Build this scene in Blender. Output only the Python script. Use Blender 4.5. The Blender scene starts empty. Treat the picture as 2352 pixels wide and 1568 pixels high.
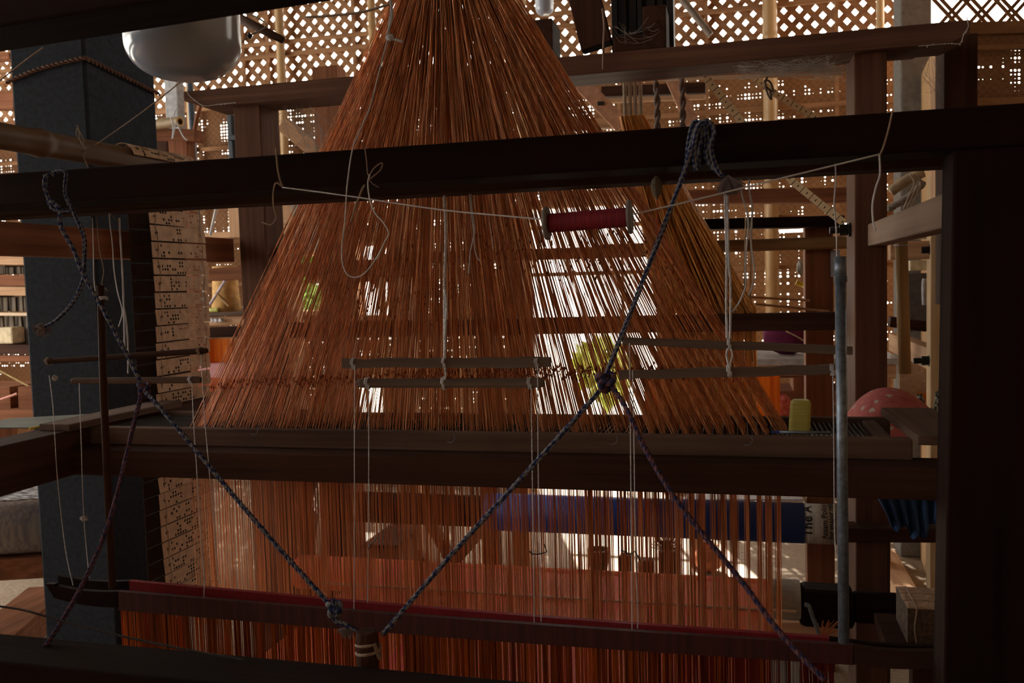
import bpy, math, random
from mathutils import Vector, Matrix
random.seed(7)
sc = bpy.context.scene
COL = sc.collection
# ---------------------------------------------------------------- camera
FPX, CZ = 2050.0, 1.5
YAW, PIT, ROL = math.radians(14.3), math.atan(132/2050), 0.028
f0 = Vector((-math.sin(YAW), math.cos(YAW), 0)); R0 = Vector((math.cos(YAW), math.sin(YAW), 0)); Z = Vector((0, 0, 1))
FWD = math.cos(PIT)*f0 - math.sin(PIT)*Z
UP0 = math.sin(PIT)*f0 + math.cos(PIT)*Z
CUP = math.cos(ROL)*UP0 + math.sin(ROL)*R0
CRT = math.cos(ROL)*R0 - math.sin(ROL)*UP0
CAM = Vector((0, 0, CZ))
cd = bpy.data.cameras.new('camera'); co = bpy.data.objects.new('camera', cd); COL.objects.link(co)
M = Matrix.Identity(4)
for i in range(3):
    M[i][0] = CRT[i]; M[i][1] = CUP[i]; M[i][2] = -FWD[i]; M[i][3] = CAM[i]
co.matrix_world = M
cd.sensor_width = 23.5; cd.sensor_fit = 'HORIZONTAL'; cd.lens = FPX/2352*23.5
cd.clip_start = 0.05; cd.clip_end = 200
cd.dof.use_dof = True; cd.dof.focus_distance = 1.95; cd.dof.aperture_fstop = 5.0
sc.camera = co
# ---------------------------------------------------------------- light
w = bpy.data.worlds.new('sky'); sc.world = w; w.use_nodes = True
bg = w.node_tree.nodes['Background']; bg.inputs[0].default_value = (1.0, 0.95, 0.82, 1); bg.inputs[1].default_value = 7.0
sd = bpy.data.lights.new('sun', 'SUN'); so = bpy.data.objects.new('sun', sd); COL.objects.link(so)
sd.energy = 18; sd.angle = math.radians(0.6); sd.color = (1, 0.93, 0.8)
so.rotation_euler = Vector((0.33, -0.94, -0.98)).to_track_quat('-Z', 'Y').to_euler()
ld = bpy.data.lights.new('daylight_behind', 'AREA'); lo = bpy.data.objects.new('daylight_behind', ld); COL.objects.link(lo)
ld.shape = 'RECTANGLE'; ld.size = 2.4; ld.size_y = 1.2; ld.energy = 4.0; ld.color = (0.62, 0.78, 1.0)
lo.location = (-1.5, -4.3, 3.2); lo.rotation_euler = Vector((0.1, 1, -0.28)).to_track_quat('-Z', 'Y').to_euler()
sc.view_settings.view_transform = 'Standard'; sc.view_settings.look = 'None'
sc.view_settings.exposure = 0.45; sc.view_settings.gamma = 1.0; sc.view_settings.use_curve_mapping = False
cy = sc.cycles
cy.max_bounces = 7; cy.diffuse_bounces = 4; cy.glossy_bounces = 2; cy.transmission_bounces = 3; cy.transparent_max_bounces = 12
cy.caustics_reflective = False; cy.caustics_refractive = False; cy.use_denoising = True
cy.sample_clamp_indirect = 8
# ---------------------------------------------------------------- pixel to place
def ray(px, py): return FWD*FPX + CRT*(px-1176) - CUP*(py-784)
def P(px, py, Y): r = ray(px, py); return CAM + r*(Y/r.y)
def PX(px, py, X): r = ray(px, py); return CAM + r*(X/r.x)
def PZ(px, py, z=0.0): r = ray(px, py); return CAM + r*((z-CZ)/r.z)
def mpp(p): return (Vector(p)-CAM).dot(FWD)/FPX
# ---------------------------------------------------------------- mesh builder
class MB:
    def __init__(s): s.v = []; s.f = []; s.uv = []
    def face(s, idx, uv=None): s.f.append(tuple(idx)); s.uv.append(uv or [(0, 0)]*len(idx))
    def hexa(s, c):   # 8 corners: bottom 4 ccw, top 4 ccw
        b = len(s.v); s.v += [Vector(q) for q in c]
        for q in ((3, 2, 1, 0), (4, 5, 6, 7), (0, 1, 5, 4), (1, 2, 6, 5), (2, 3, 7, 6), (3, 0, 4, 7)): s.face([b+i for i in q], [(0, 0), (1, 0), (1, 1), (0, 1)])
        return s
    def box(s, x0, x1, y0, y1, z0, z1):
        return s.hexa([(x0, y0, z0), (x1, y0, z0), (x1, y1, z0), (x0, y1, z0), (x0, y0, z1), (x1, y0, z1), (x1, y1, z1), (x0, y1, z1)])
    def bar(s, a, b, w, h, up=(0, 0, 1)):   # centred on a-b, w sideways, h along up
        a = Vector(a); b = Vector(b); d = (b-a).normalized(); sd = d.cross(Vector(up)).normalized(); u = sd.cross(d).normalized()
        c = []
        for su in (-1, 1):
            for p_, ss in ((a, -1), (b, -1), (b, 1), (a, 1)): c.append(p_ + sd*(ss*w/2) + u*(su*h/2))
        return s.hexa(c)
    def tube(s, path, r, n=8, cap=True, vrow=0.0, closed=False):
        path = [Vector(q) for q in path]; m = len(path)
        rr = r if hasattr(r, '__len__') else [r]*m
        b = len(s.v); L = 0; Ls = []
        ref = None
        for i, p_ in enumerate(path):
            if closed: t = path[(i+1) % m]-path[i-1]
            else: t = path[min(i+1, m-1)]-path[max(i-1, 0)]
            if t.length < 1e-9: t = Vector((0, 0, 1))
            t.normalize()
            if ref is None: ref = t.orthogonal().normalized()
            ref = (ref - t*ref.dot(t))
            ref = ref.normalized() if ref.length > 1e-6 else t.orthogonal().normalized()
            bi = t.cross(ref)
            if i: L += (path[i]-path[i-1]).length
            Ls.append(L)
            for k in range(n):
                an = 2*math.pi*k/n; s.v.append(p_ + (ref*math.cos(an)+bi*math.sin(an))*rr[i])
        for i in range(m if closed else m-1):
            j = (i+1) % m
            for k in range(n):
                k2 = (k+1) % n
                s.face((b+i*n+k, b+i*n+k2, b+j*n+k2, b+j*n+k), [(Ls[i], vrow+k/n), (Ls[i], vrow+(k+1)/n), (Ls[j], vrow+(k+1)/n), (Ls[j], vrow+k/n)])
        if cap and not closed:
            s.face([b+k for k in range(n)][::-1]); s.face([b+(m-1)*n+k for k in range(n)])
        return s
    def lathe(s, o, prof, n=24, axis=(0, 0, 1)):   # prof: (radius, height)
        o = Vector(o); ax = Vector(axis).normalized(); u = ax.orthogonal().normalized(); w_ = ax.cross(u)
        b = len(s.v)
        for r, h in prof:
            for k in range(n):
                an = 2*math.pi*k/n; s.v.append(o+ax*h+(u*math.cos(an)+w_*math.sin(an))*r)
        for i in range(len(prof)-1):
            for k in range(n):
                k2 = (k+1) % n; s.face((b+i*n+k, b+i*n+k2, b+(i+1)*n+k2, b+(i+1)*n+k), [(k/n, i), ((k+1)/n, i), ((k+1)/n, i+1), (k/n, i+1)])
        s.face([b+k for k in range(n)][::-1]); s.face([b+(len(prof)-1)*n+k for k in range(n)])
        return s
    def thread(s, a, b, r):
        d = (b-a).normalized(); u = d.orthogonal().normalized(); w_ = d.cross(u); k0 = len(s.v)
        off = [u*r, (u*-.5+w_*.866)*r, (u*-.5-w_*.866)*r]
        for p_ in (a, b):
            for o in off: s.v.append(p_+o)
        for k in range(3):
            k2 = (k+1) % 3; s.face((k0+k, k0+k2, k0+3+k2, k0+3+k))
        return s
    def blob(s, c, r, sq=(1, 1, 1)):
        c = Vector(c); b = len(s.v)
        for q in ((1, 0, 0), (-1, 0, 0), (0, 1, 0), (0, -1, 0), (0, 0, 1), (0, 0, -1)): s.v.append(c+Vector((q[0]*sq[0], q[1]*sq[1], q[2]*sq[2]))*r)
        for t in ((0, 2, 4), (2, 1, 4), (1, 3, 4), (3, 0, 4), (2, 0, 5), (1, 2, 5), (3, 1, 5), (0, 3, 5)): s.face([b+i for i in t])
        return s
    def ball(s, c, r, n=10, m=7, jit=0.0, sq=(1, 1, 1)):
        c = Vector(c); b = len(s.v)
        for i in range(m+1):
            ph = math.pi*i/m
            for k in range(n):
                an = 2*math.pi*k/n; q = r*(1+random.uniform(-jit, jit))
                s.v.append(c+Vector((math.sin(ph)*math.cos(an)*sq[0], math.sin(ph)*math.sin(an)*sq[1], math.cos(ph)*sq[2]))*q)
        for i in range(m):
            for k in range(n):
                k2 = (k+1) % n; s.face((b+i*n+k, b+(i+1)*n+k, b+(i+1)*n+k2, b+i*n+k2))
        return s
    def sheet(s, fn, nu, nv, th=0.0):   # fn(u,v)->point
        b = len(s.v)
        for j in range(nv+1):
            for i in range(nu+1): s.v.append(Vector(fn(i/nu, j/nv)))
        W = nu+1
        for j in range(nv):
            for i in range(nu):
                s.face((b+j*W+i, b+j*W+i+1, b+(j+1)*W+i+1, b+(j+1)*W+i), [(i/nu, j/nv), ((i+1)/nu, j/nv), ((i+1)/nu, (j+1)/nv), (i/nu, (j+1)/nv)])
        return s
    def prism(s, pts, off):   # polygon pts extruded by vector off
        b = len(s.v); n = len(pts); off = Vector(off); pts = [Vector(q) for q in pts]
        s.v += pts + [q+off for q in pts]
        s.face(list(range(b, b+n))[::-1]); s.face(range(b+n, b+2*n))
        for k in range(n): k2 = (k+1) % n; s.face((b+k, b+k2, b+n+k2, b+n+k))
        return s
    def build(s, name, mat, parent=None, smooth=False, bevel=0.0, solid=0.0):
        if parent is not None:
            o0 = Vector((0, 0, 0)); q = parent
            while q is not None: o0 += q.location; q = q.parent
            loc = Vector((0, 0, 0))
        else:
            xs = [p_.x for p_ in s.v]; ys = [p_.y for p_ in s.v]; zs = [p_.z for p_ in s.v]
            o0 = Vector(((min(xs)+max(xs))/2, (min(ys)+max(ys))/2, min(zs))); loc = o0
        me = bpy.data.meshes.new(name); me.from_pydata([p_-o0 for p_ in s.v], [], s.f)
        uvl = me.uv_layers.new(name='uv'); flat = []
        for u in s.uv:
            for a in u: flat += [a[0], a[1]]
        uvl.data.foreach_set('uv', flat)
        if smooth: me.polygons.foreach_set('use_smooth', [True]*len(me.polygons))
        me.materials.append(mat); me.update()
        o = bpy.data.objects.new(name, me); o.location = loc; COL.objects.link(o)
        if parent is not None: o.parent = parent
        if bevel:
            m = o.modifiers.new('bevel', 'BEVEL'); m.width = bevel; m.segments = 2; m.limit_method = 'ANGLE'
        if solid:
            m = o.modifiers.new('solid', 'SOLIDIFY'); m.thickness = solid; m.offset = 0
        return o
def tag(o, label, cat, group=None, kind=None):
    o['label'] = label; o['category'] = cat
    if group: o['group'] = group
    if kind: o['kind'] = kind
    return o
def struct(o, label=None):
    o['kind'] = 'structure'
    if label: o['label'] = label
    return o
def thing(name, loc, label, cat, group=None):
    o = bpy.data.objects.new(name, None); o.location = Vector(loc); o.empty_display_size = 0.05; COL.objects.link(o)
    return tag(o, label, cat, group)
def spline(pts, n=8):   # catmull-rom
    pts = [Vector(q) for q in pts]; out = []
    for i in range(len(pts)-1):
        a = pts[max(i-1, 0)]; b = pts[i]; c = pts[i+1]; d = pts[min(i+2, len(pts)-1)]
        for k in range(n):
            t = k/n
            out.append(0.5*((2*b)+(c-a)*t+(2*a-5*b+4*c-d)*t*t+(3*b-a-3*c+d)*t**3))
    out.append(pts[-1]); return out
def rope(mb, path, r, pitch=0.03, strands=3, seg=0.006):
    # resample the path and twist strands around it
    path = [Vector(q) for q in path]; pts = [path[0]]; acc = 0
    for i in range(1, len(path)):
        a, b = path[i-1], path[i]; L = (b-a).length
        if L < 1e-7: continue
        t = seg-acc
        while t <= L: pts.append(a+(b-a)*(t/L)); t += seg
        acc = (L-(t-seg))
    if len(pts) < 3: pts = path
    for k in range(strands):
        out = []; ref = None
        for i, p_ in enumerate(pts):
            t = (pts[min(i+1, len(pts)-1)]-pts[max(i-1, 0)]).normalized()
            if ref is None: ref = t.orthogonal().normalized()
            ref = (ref-t*ref.dot(t)).normalized(); bi = t.cross(ref)
            an = 2*math.pi*(i*seg/pitch + k/strands)
            out.append(p_+(ref*math.cos(an)+bi*math.sin(an))*r*0.52)
        mb.tube(out, r*0.56, 6, True, vrow=float(k))
    return mb
# ---------------------------------------------------------------- materials
class NT:
    def __init__(s, name):
        s.m = bpy.data.materials.new(name); s.m.use_nodes = True; s.t = s.m.node_tree; s.t.nodes.clear()
        s.out = s.t.nodes.new('ShaderNodeOutputMaterial')
    def n(s, ty, **kw):
        q = s.t.nodes.new(ty)
        for k, v in kw.items(): setattr(q, k, v)
        return q
    def l(s, a, b): s.t.links.new(a, b)
    def inp(s, sock, v):
        if isinstance(v, bpy.types.NodeSocket): s.l(v, sock)
        elif v is not None: sock.default_value = v
    def math(s, op, a, b=None, c=None):
        q = s.n('ShaderNodeMath', operation=op); s.inp(q.inputs[0], a); s.inp(q.inputs[1], b); s.inp(q.inputs[2], c); return q.outputs[0]
    def ramp(s, fac, stops):
        q = s.n('ShaderNodeValToRGB'); e = q.color_ramp.elements
        while len(e) > 1: e.remove(e[-1])
        e[0].position = stops[0][0]; e[0].color = (*stops[0][1], 1)
        for p_, c in stops[1:]:
            x = e.new(p_); x.color = (*c, 1)
        s.inp(q.inputs[0], fac); return q.outputs[0]
    def noise(s, vec, scale, detail=3, rough=0.55):
        q = s.n('ShaderNodeTexNoise'); q.inputs['Scale'].default_value = scale; q.inputs['Detail'].default_value = detail; q.inputs['Roughness'].default_value = rough
        if vec is not None: s.l(vec, q.inputs['Vector'])
        return q.outputs[0]
    def coords(s, scale=(1, 1, 1), kind='Object'):
        tc = s.n('ShaderNodeTexCoord'); mp = s.n('ShaderNodeMapping'); mp.inputs['Scale'].default_value = scale
        s.l(tc.outputs[kind], mp.inputs['Vector']); return mp.outputs[0]
    def bsdf(s, color, rough=0.7, spec=0.3, bump=None, bstr=0.3, bdist=0.004, metal=0.0, **kw):
        q = s.n('ShaderNodeBsdfPrincipled'); s.inp(q.inputs['Base Color'], color if isinstance(color, bpy.types.NodeSocket) else (*color, 1))
        s.inp(q.inputs['Roughness'], rough); q.inputs['Specular IOR Level'].default_value = spec; q.inputs['Metallic'].default_value = metal
        if bump is not None:
            b = s.n('ShaderNodeBump'); b.inputs['Strength'].default_value = bstr; b.inputs['Distance'].default_value = bdist
            s.l(bump, b.inputs['Height']); s.l(b.outputs[0], q.inputs['Normal'])
        return q.outputs[0]
    def done(s, sh): s.l(sh, s.out.inputs['Surface']); return s.m
def wood(name, dark, light, axis='x', rough=0.75, grain=1.0, spec=0.06):
    t = NT(name); g = 40*grain; k = {'x': (1.2, g, g), 'y': (g, 1.2, g), 'z': (g, g, 1.2)}[axis]
    v = t.coords(k); n1 = t.noise(v, 1.0, 4, 0.6); v2 = t.coords((3, 3, 3)); n2 = t.noise(v2, 1.0, 2)
    f = t.math('ADD', t.math('MULTIPLY', n1, 0.65), t.math('MULTIPLY', n2, 0.35))
    c = t.ramp(f, [(0.34, dark), (0.66, light)])
    return t.done(t.bsdf(c, rough, spec, n1, 0.35, 0.003))
def plain(name, col, rough=0.7, spec=0.3, var=0.25, scale=30, metal=0.0, bump=0.2):
    t = NT(name); v = t.coords(); n = t.noise(v, scale, 3)
    c = t.ramp(n, [(0.3, tuple(x*(1-var) for x in col)), (0.7, tuple(min(1, x*(1+var)) for x in col))])
    return t.done(t.bsdf(c, rough, spec, n, bump, 0.002, metal))
def threadmat(name, c1, c2, trans=0.35, rough=0.45, scale=60, horiz=(1, 1, 0.05)):
    t = NT(name); v = t.coords(horiz); n = t.noise(v, scale, 2)
    c = t.ramp(n, [(0.35, c1), (0.65, c2)])
    a = t.bsdf(c, rough, 0.4); b = t.n('ShaderNodeBsdfTranslucent'); t.l(c, b.inputs[0])
    mx = t.n('ShaderNodeMixShader'); mx.inputs[0].default_value = trans; t.l(a, mx.inputs[1]); t.l(b.outputs[0], mx.inputs[2])
    return t.done(mx.outputs[0])
def clothmat(name, c1, c2, axis_scale=(200, 4, 4), trans=0.3):
    t = NT(name); v = t.coords(axis_scale); n = t.noise(v, 1.0, 2)
    c = t.ramp(n, [(0.4, c1), (0.6, c2)]); a = t.bsdf(c, 0.8, 0.15, n, 0.3, 0.001)
    b = t.n('ShaderNodeBsdfTranslucent'); t.l(c, b.inputs[0]); mx = t.n('ShaderNodeMixShader'); mx.inputs[0].default_value = trans
    t.l(a, mx.inputs[1]); t.l(b.outputs[0], mx.inputs[2]); return t.done(mx.outputs[0])
def ropemat(name, base, mark, per=0.016):
    t = NT(name); uv = t.n('ShaderNodeUVMap'); sp = t.n('ShaderNodeSeparateXYZ'); t.l(uv.outputs[0], sp.inputs[0])
    u = t.math('FRACT', t.math('DIVIDE', t.math('ADD', sp.outputs[0], t.math('MULTIPLY', sp.outputs[1], per*0.7)), per))
    st = t.math('LESS_THAN', u, 0.45)
    mx = t.n('ShaderNodeMix', data_type='RGBA'); t.l(st, mx.inputs[0]); mx.inputs[6].default_value = (*base, 1); mx.inputs[7].default_value = (*mark, 1)
    n = t.noise(t.coords((400, 400, 400)), 1.0, 2)
    return t.done(t.bsdf(mx.outputs[2], 0.9, 0.1, n, 0.4, 0.001))
W = {}
for ax in 'xyz':
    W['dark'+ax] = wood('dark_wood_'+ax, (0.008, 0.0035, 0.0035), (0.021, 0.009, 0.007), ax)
    W['red'+ax] = wood('reddish_wood_'+ax, (0.13, 0.05, 0.026), (0.30, 0.125, 0.068), ax)
    W['tan'+ax] = wood('tan_wood_'+ax, (0.34, 0.19, 0.11), (0.60, 0.38, 0.24), ax)
    W['mid'+ax] = wood('rear_frame_wood_'+ax, (0.06, 0.03, 0.021), (0.15, 0.075, 0.052), ax)
    W['grey'+ax] = wood('weathered_wood_'+ax, (0.07, 0.043, 0.034), (0.16, 0.105, 0.085), ax)
    W['brown'+ax] = wood('brown_wood_'+ax, (0.030, 0.014, 0.010), (0.075, 0.034, 0.024), ax)
bamboo_m = {ax: wood('bamboo_'+ax, (0.30, 0.17, 0.07), (0.52, 0.34, 0.17), ax, 0.4, 0.5, 0.5) for ax in 'xyz'}
m_lath = wood('pale_grey_lath', (0.09, 0.066, 0.055), (0.20, 0.15, 0.125), 'x')
m_white = plain('white_cord', (0.56, 0.58, 0.64), 0.8, 0.1, 0.15, 500)
m_twine = plain('jute_twine', (0.30, 0.23, 0.18), 0.9, 0.1, 0.3, 400)
m_blue = ropemat('blue_white_rope', (0.16, 0.165, 0.19), (0.02, 0.03, 0.10))
m_maroonrope = ropemat('maroon_blue_rope', (0.12, 0.06, 0.075), (0.03, 0.03, 0.08))
m_metal = plain('galvanised_metal', (0.17, 0.21, 0.28), 0.42, 0.5, 0.35, 90, 0.6)
m_iron = plain('black_iron', (0.02, 0.02, 0.022), 0.5, 0.5, 0.3, 60, 0.6)
m_lampwhite = plain('milky_plastic', (0.34, 0.38, 0.48), 0.15, 0.6, 0.03, 5, 0, 0.0)
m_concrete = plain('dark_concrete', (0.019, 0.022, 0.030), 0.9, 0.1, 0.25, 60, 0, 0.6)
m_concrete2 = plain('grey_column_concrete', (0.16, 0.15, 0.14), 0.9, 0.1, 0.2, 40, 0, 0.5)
m_paper = plain('grey_newsprint', (0.36, 0.33, 0.30), 0.9, 0.1, 0.15, 40)
m_black = plain('black_paint', (0.012, 0.012, 0.016), 0.5, 0.4)
m_web = plain('cobweb_fluff', (0.38, 0.36, 0.35), 1.0, 0.0)
def uvxy(t):
    uv = t.n('ShaderNodeUVMap'); sp = t.n('ShaderNodeSeparateXYZ'); t.l(uv.outputs[0], sp.inputs[0]); return sp.outputs[0], sp.outputs[1]
def wn(t, a, b):
    c = t.n('ShaderNodeCombineXYZ'); t.inp(c.inputs[0], a); t.inp(c.inputs[1], b)
    q = t.n('ShaderNodeTexWhiteNoise', noise_dimensions='3D'); t.l(c.outputs[0], q.inputs['Vector']); return q.outputs['Value']
def woven_material(name, c1, c2, hole=True, cell=0.024):
    t = NT(name); u, v = uvxy(t)
    a = t.math('DIVIDE', u, cell); b = t.math('DIVIDE', v, cell)
    fa = t.math('FLOOR', a); fb = t.math('FLOOR', b)
    chk = t.math('MODULO', t.math('ADD', fa, fb), 2.0)
    n = t.noise(t.coords((30, 30, 120)), 1.0, 2); n2 = t.noise(t.coords((1.3, 1.3, 1.3)), 1.0, 2)
    f = t.math('ADD', t.math('MULTIPLY', n, 0.5), t.math('ADD', t.math('MULTIPLY', chk, 0.12), t.math('MULTIPLY', n2, 0.4)))
    c = t.ramp(f, [(0.3, c1), (0.75, c2)])
    s1 = t.bsdf(c, 0.7, 0.2, n, 0.3, 0.003)
    tr = t.n('ShaderNodeBsdfTranslucent'); t.l(c, tr.inputs[0])
    mx0 = t.n('ShaderNodeMixShader'); mx0.inputs[0].default_value = 0.03; t.l(s1, mx0.inputs[1]); t.l(tr.outputs[0], mx0.inputs[2])
    if not hole: return t.done(mx0.outputs[0])
    R = wn(t, fb, t.math('FLOOR', t.math('DIVIDE', fa, 17.0))); C = wn(t, fa, t.math('ADD', t.math('FLOOR', t.math('DIVIDE', fb, 13.0)), 0.37))
    X = wn(t, t.math('ADD', fa, 0.5), t.math('ADD', fb, 0.21))
    du = t.math('SUBTRACT', t.math('FRACT', a), 0.5); dv = t.math('SUBTRACT', t.math('FRACT', b), 0.5)
    rad = t.math('SQRT', t.math('ADD', t.math('MULTIPLY', du, du), t.math('MULTIPLY', dv, dv)))
    sc_ = t.math('ADD', t.math('ADD', t.math('MULTIPLY', R, 0.9), t.math('MULTIPLY', C, 0.9)), t.math('MULTIPLY', X, 0.35))
    r_ok = t.math('MULTIPLY', t.math('SUBTRACT', sc_, 1.31), 0.55)      # radius grows with the score, none below it
    r_c = t.math('MINIMUM', r_ok, 0.27)
    hole_ = t.math('LESS_THAN', rad, r_c)
    tp = t.n('ShaderNodeBsdfTransparent'); mx = t.n('ShaderNodeMixShader'); t.l(hole_, mx.inputs[0]); t.l(mx0.outputs[0], mx.inputs[1]); t.l(tp.outputs[0], mx.inputs[2])
    return t.done(mx.outputs[0])
m_woven = woven_material('woven_bamboo_mat', (0.11, 0.048, 0.020), (0.24, 0.115, 0.052))
m_woven2 = woven_material('woven_bamboo_mat_fine', (0.10, 0.045, 0.02), (0.22, 0.11, 0.055), cell=0.017)
m_woven_dark = woven_material('tight_woven_mat', (0.30, 0.17, 0.08), (0.5, 0.33, 0.18), hole=False)
def card_material():
    t = NT('punched_card'); u, v = uvxy(t); oi = t.n('ShaderNodeObjectInfo')
    a = t.math('MULTIPLY', u, 22.0); b = t.math('MULTIPLY', v, 4.4); fa = t.math('FLOOR', a); fb = t.math('FLOOR', b)
    X = wn(t, t.math('ADD', fa, t.math('MULTIPLY', oi.outputs['Random'], 91.0)), t.math('ADD', fb, 0.21))
    G = wn(t, t.math('ADD', t.math('FLOOR', t.math('DIVIDE', fa, 3.0)), t.math('MULTIPLY', oi.outputs['Random'], 37.0)), t.math('ADD', fb, 0.7))
    du = t.math('SUBTRACT', t.math('FRACT', a), 0.5); dv = t.math('SUBTRACT', t.math('FRACT', b), 0.5)
    rad = t.math('SQRT', t.math('ADD', t.math('MULTIPLY', du, du), t.math('MULTIPLY', dv, dv)))
    ok = t.math('GREATER_THAN', t.math('ADD', t.math('MULTIPLY', X, 0.55), t.math('MULTIPLY', G, 0.45)), 0.46)
    inn = t.math('MULTIPLY', t.math('MULTIPLY', t.math('GREATER_THAN', u, 0.15), t.math('LESS_THAN', u, 0.89)), t.math('MULTIPLY', t.math('GREATER_THAN', v, 0.001), t.math('LESS_THAN', v, 0.97)))
    h = t.math('MULTIPLY', t.math('MULTIPLY', t.math('LESS_THAN', rad, 0.40), ok), inn)
    def big(u0):
        x = t.math('MULTIPLY', t.math('SUBTRACT', u, u0), 5.0); y = t.math('SUBTRACT', v, 0.5)
        return t.math('LESS_THAN', t.math('SQRT', t.math('ADD', t.math('MULTIPLY', x, x), t.math('MULTIPLY', y, y))), 0.13)
    h = t.math('MAXIMUM', h, t.math('MAXIMUM', big(0.095), big(0.93)))
    c = t.ramp(t.noise(t.coords((40, 40, 40)), 1.0, 3), [(0.3, (0.50, 0.36, 0.26)), (0.7, (0.70, 0.53, 0.40))])
    s1 = t.bsdf(c, 0.9, 0.1); tp = t.n('ShaderNodeBsdfTransparent'); mx = t.n('ShaderNodeMixShader'); t.l(h, mx.inputs[0]); t.l(s1, mx.inputs[1]); t.l(tp.outputs[0], mx.inputs[2])
    return t.done(mx.outputs[0])
m_card = card_material()
def floral(name, base1, base2, flower, cells, thr=0.13):
    t = NT(name); v = t.coords((1, 1, 1)); n = t.noise(v, 60, 3)
    vo = t.n('ShaderNodeTexVoronoi'); vo.inputs['Scale'].default_value = cells; vo.feature = 'F1'; t.l(v, vo.inputs['Vector'])
    nn = t.noise(v, cells*4, 2); d = t.math('ADD', vo.outputs['Distance'], t.math('MULTIPLY', t.math('SUBTRACT', nn, 0.5), 0.5))
    k = t.math('LESS_THAN', d, thr)
    c = t.ramp(n, [(0.3, base1), (0.7, base2)])
    mx = t.n('ShaderNodeMix', data_type='RGBA'); t.l(k, mx.inputs[0]); t.l(c, mx.inputs[6]); mx.inputs[7].default_value = (*flower, 1)
    return t.done(t.bsdf(mx.outputs[2], 0.85, 0.1, n, 0.5, 0.002))
def floor_material():
    t = NT('earthen_floor'); n1 = t.noise(t.coords((1.5, 1.5, 1.5)), 1.0, 5, 0.65); n2 = t.noise(t.coords((40, 40, 40)), 1.0, 4)
    f = t.math('ADD', t.math('MULTIPLY', n1, 0.6), t.math('MULTIPLY', n2, 0.4))
    c = t.ramp(f, [(0.3, (0.20, 0.15, 0.11)), (0.7, (0.42, 0.33, 0.26))])
    return t.done(t.bsdf(c, 0.9, 0.15, n2, 0.7, 0.012))
m_floor = floor_material()
# ================================================================ the room
YW = 6.3; XL = -6.5
zt = P(1650, 150, YW).z            # where the woven lower wall ends and the lattice begins
ZR = 5.2
def panel(mb, ax, ay, bx, by, z0, z1, L0=0.0):
    L = math.hypot(bx-ax, by-ay); b = len(mb.v)
    mb.v += [Vector((ax, ay, z0)), Vector((bx, by, z0)), Vector((bx, by, z1)), Vector((ax, ay, z1))]
    mb.face((b, b+1, b+2, b+3), [(L0, z0), (L0+L, z0), (L0+L, z1), (L0, z1)])
def px_rect(x0, y0, x1, y1, Y): a = P(x0, y0, Y); b = P(x1, y1, Y); return a.x, b.x, b.z, a.z
door = px_rect(1205, 482, 1522, 900, YW); door = (door[0], door[1], 0.0, door[3])
wins = [px_rect(682, 588, 752, 712, YW), px_rect(822, 566, 897, 722, YW), px_rect(815, 868, 900, 948, YW), px_rect(1900, 514, 1945, 520, YW), px_rect(1785, 528, 1848, 532, YW)]
corner_x = P(2100, 400, YW-1.3).x; corner_y = YW-1.3
wall_end = P(2062, 400, YW).x
holes = [door]+wins
xs = sorted({XL, wall_end} | {h[0] for h in holes} | {h[1] for h in holes})
mb = MB()
for i in range(len(xs)-1):
    xm = (xs[i]+xs[i+1])/2; cuts = sorted([(h[2], h[3]) for h in holes if h[0] < xm < h[1]]); z = 0.0
    for c in cuts:
        if c[0] > z+1e-4: panel(mb, xs[i], YW, xs[i+1], YW, z, c[0], xs[i])
        z = c[1]
    panel(mb, xs[i], YW, xs[i+1], YW, z, zt, xs[i])
struct(mb.build('wall_back', m_woven), 'woven bamboo mat wall with pinholes of daylight')
# side wall to the right, turned to face the camera
wr0 = P(2150, 400, 4.15); wr1 = wr0 + CRT*2.6; wr1.z = 0
zr = P(2300, 80, 4.3).z
mb = MB(); panel(mb, wr0.x, wr0.y, wr1.x, wr1.y, 0, zr, 0); struct(mb.build('wall_right', m_woven2))
m_lat = wood('lattice_cane', (0.20, 0.10, 0.05), (0.40, 0.22, 0.12), 'x', 0.7, 0.6)
def lattice(ax, ay, bx, by, z0, z1, pitch, wd, th, nm, double=False):
    mb = MB(); L = math.hypot(bx-ax, by-ay); H = z1-z0; d = Vector(((bx-ax)/L, (by-ay)/L, 0)); nrm = Vector((-d.y, d.x, 0)); O = Vector((ax, ay, z0))
    ang = math.radians(47); cx, cz = math.cos(ang), math.sin(ang); step = pitch
    for s_ in (1, -1):
        k = -int((H*cx/cz)/step)-2
        while k*step < L+H*cx/cz+step:
            x0 = k*step; pts = []
            # line: x = x0 + s*t*cx, z = t*cz
            xa = x0; xb = x0+s_*H*cx/cz; za, zb = 0.0, H
            if s_ < 0: pass
            lo, hi = 0.0, 1.0; dx = xb-xa
            if abs(dx) > 1e-9:
                t0 = (0-xa)/dx; t1 = (L-xa)/dx
                lo = max(lo, min(t0, t1)); hi = min(hi, max(t0, t1))
            if hi > lo+1e-3:
                off = nrm*(th*0.55*s_)
                for e in ((-0.32, 0.32) if double else (0,)):
                    jx = d*(e*wd*1.5+random.uniform(-0.003, 0.003))
                    a = O+d*(xa+dx*lo)+Vector((0, 0, H*lo))+off+jx; b = O+d*(xa+dx*hi)+Vector((0, 0, H*hi))+off+jx
                    mb.bar(a, b, th, wd*(0.42 if double else 1), up=nrm.cross((b-a).normalized()))
            k += 1
    return mb.build(nm, m_lat)
LT = dict(pitch=0.098, wd=0.039, th=0.006)
o = lattice(XL, YW, wall_end, YW, zt, ZR-0.2, nm='wall_back_lattice', **LT); struct(o)
o = lattice(wr0.x, wr0.y, wr1.x, wr1.y, zr, ZR-0.2, 0.125, 0.034, 0.006, 'wall_right_lattice', True); struct(o)
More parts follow.
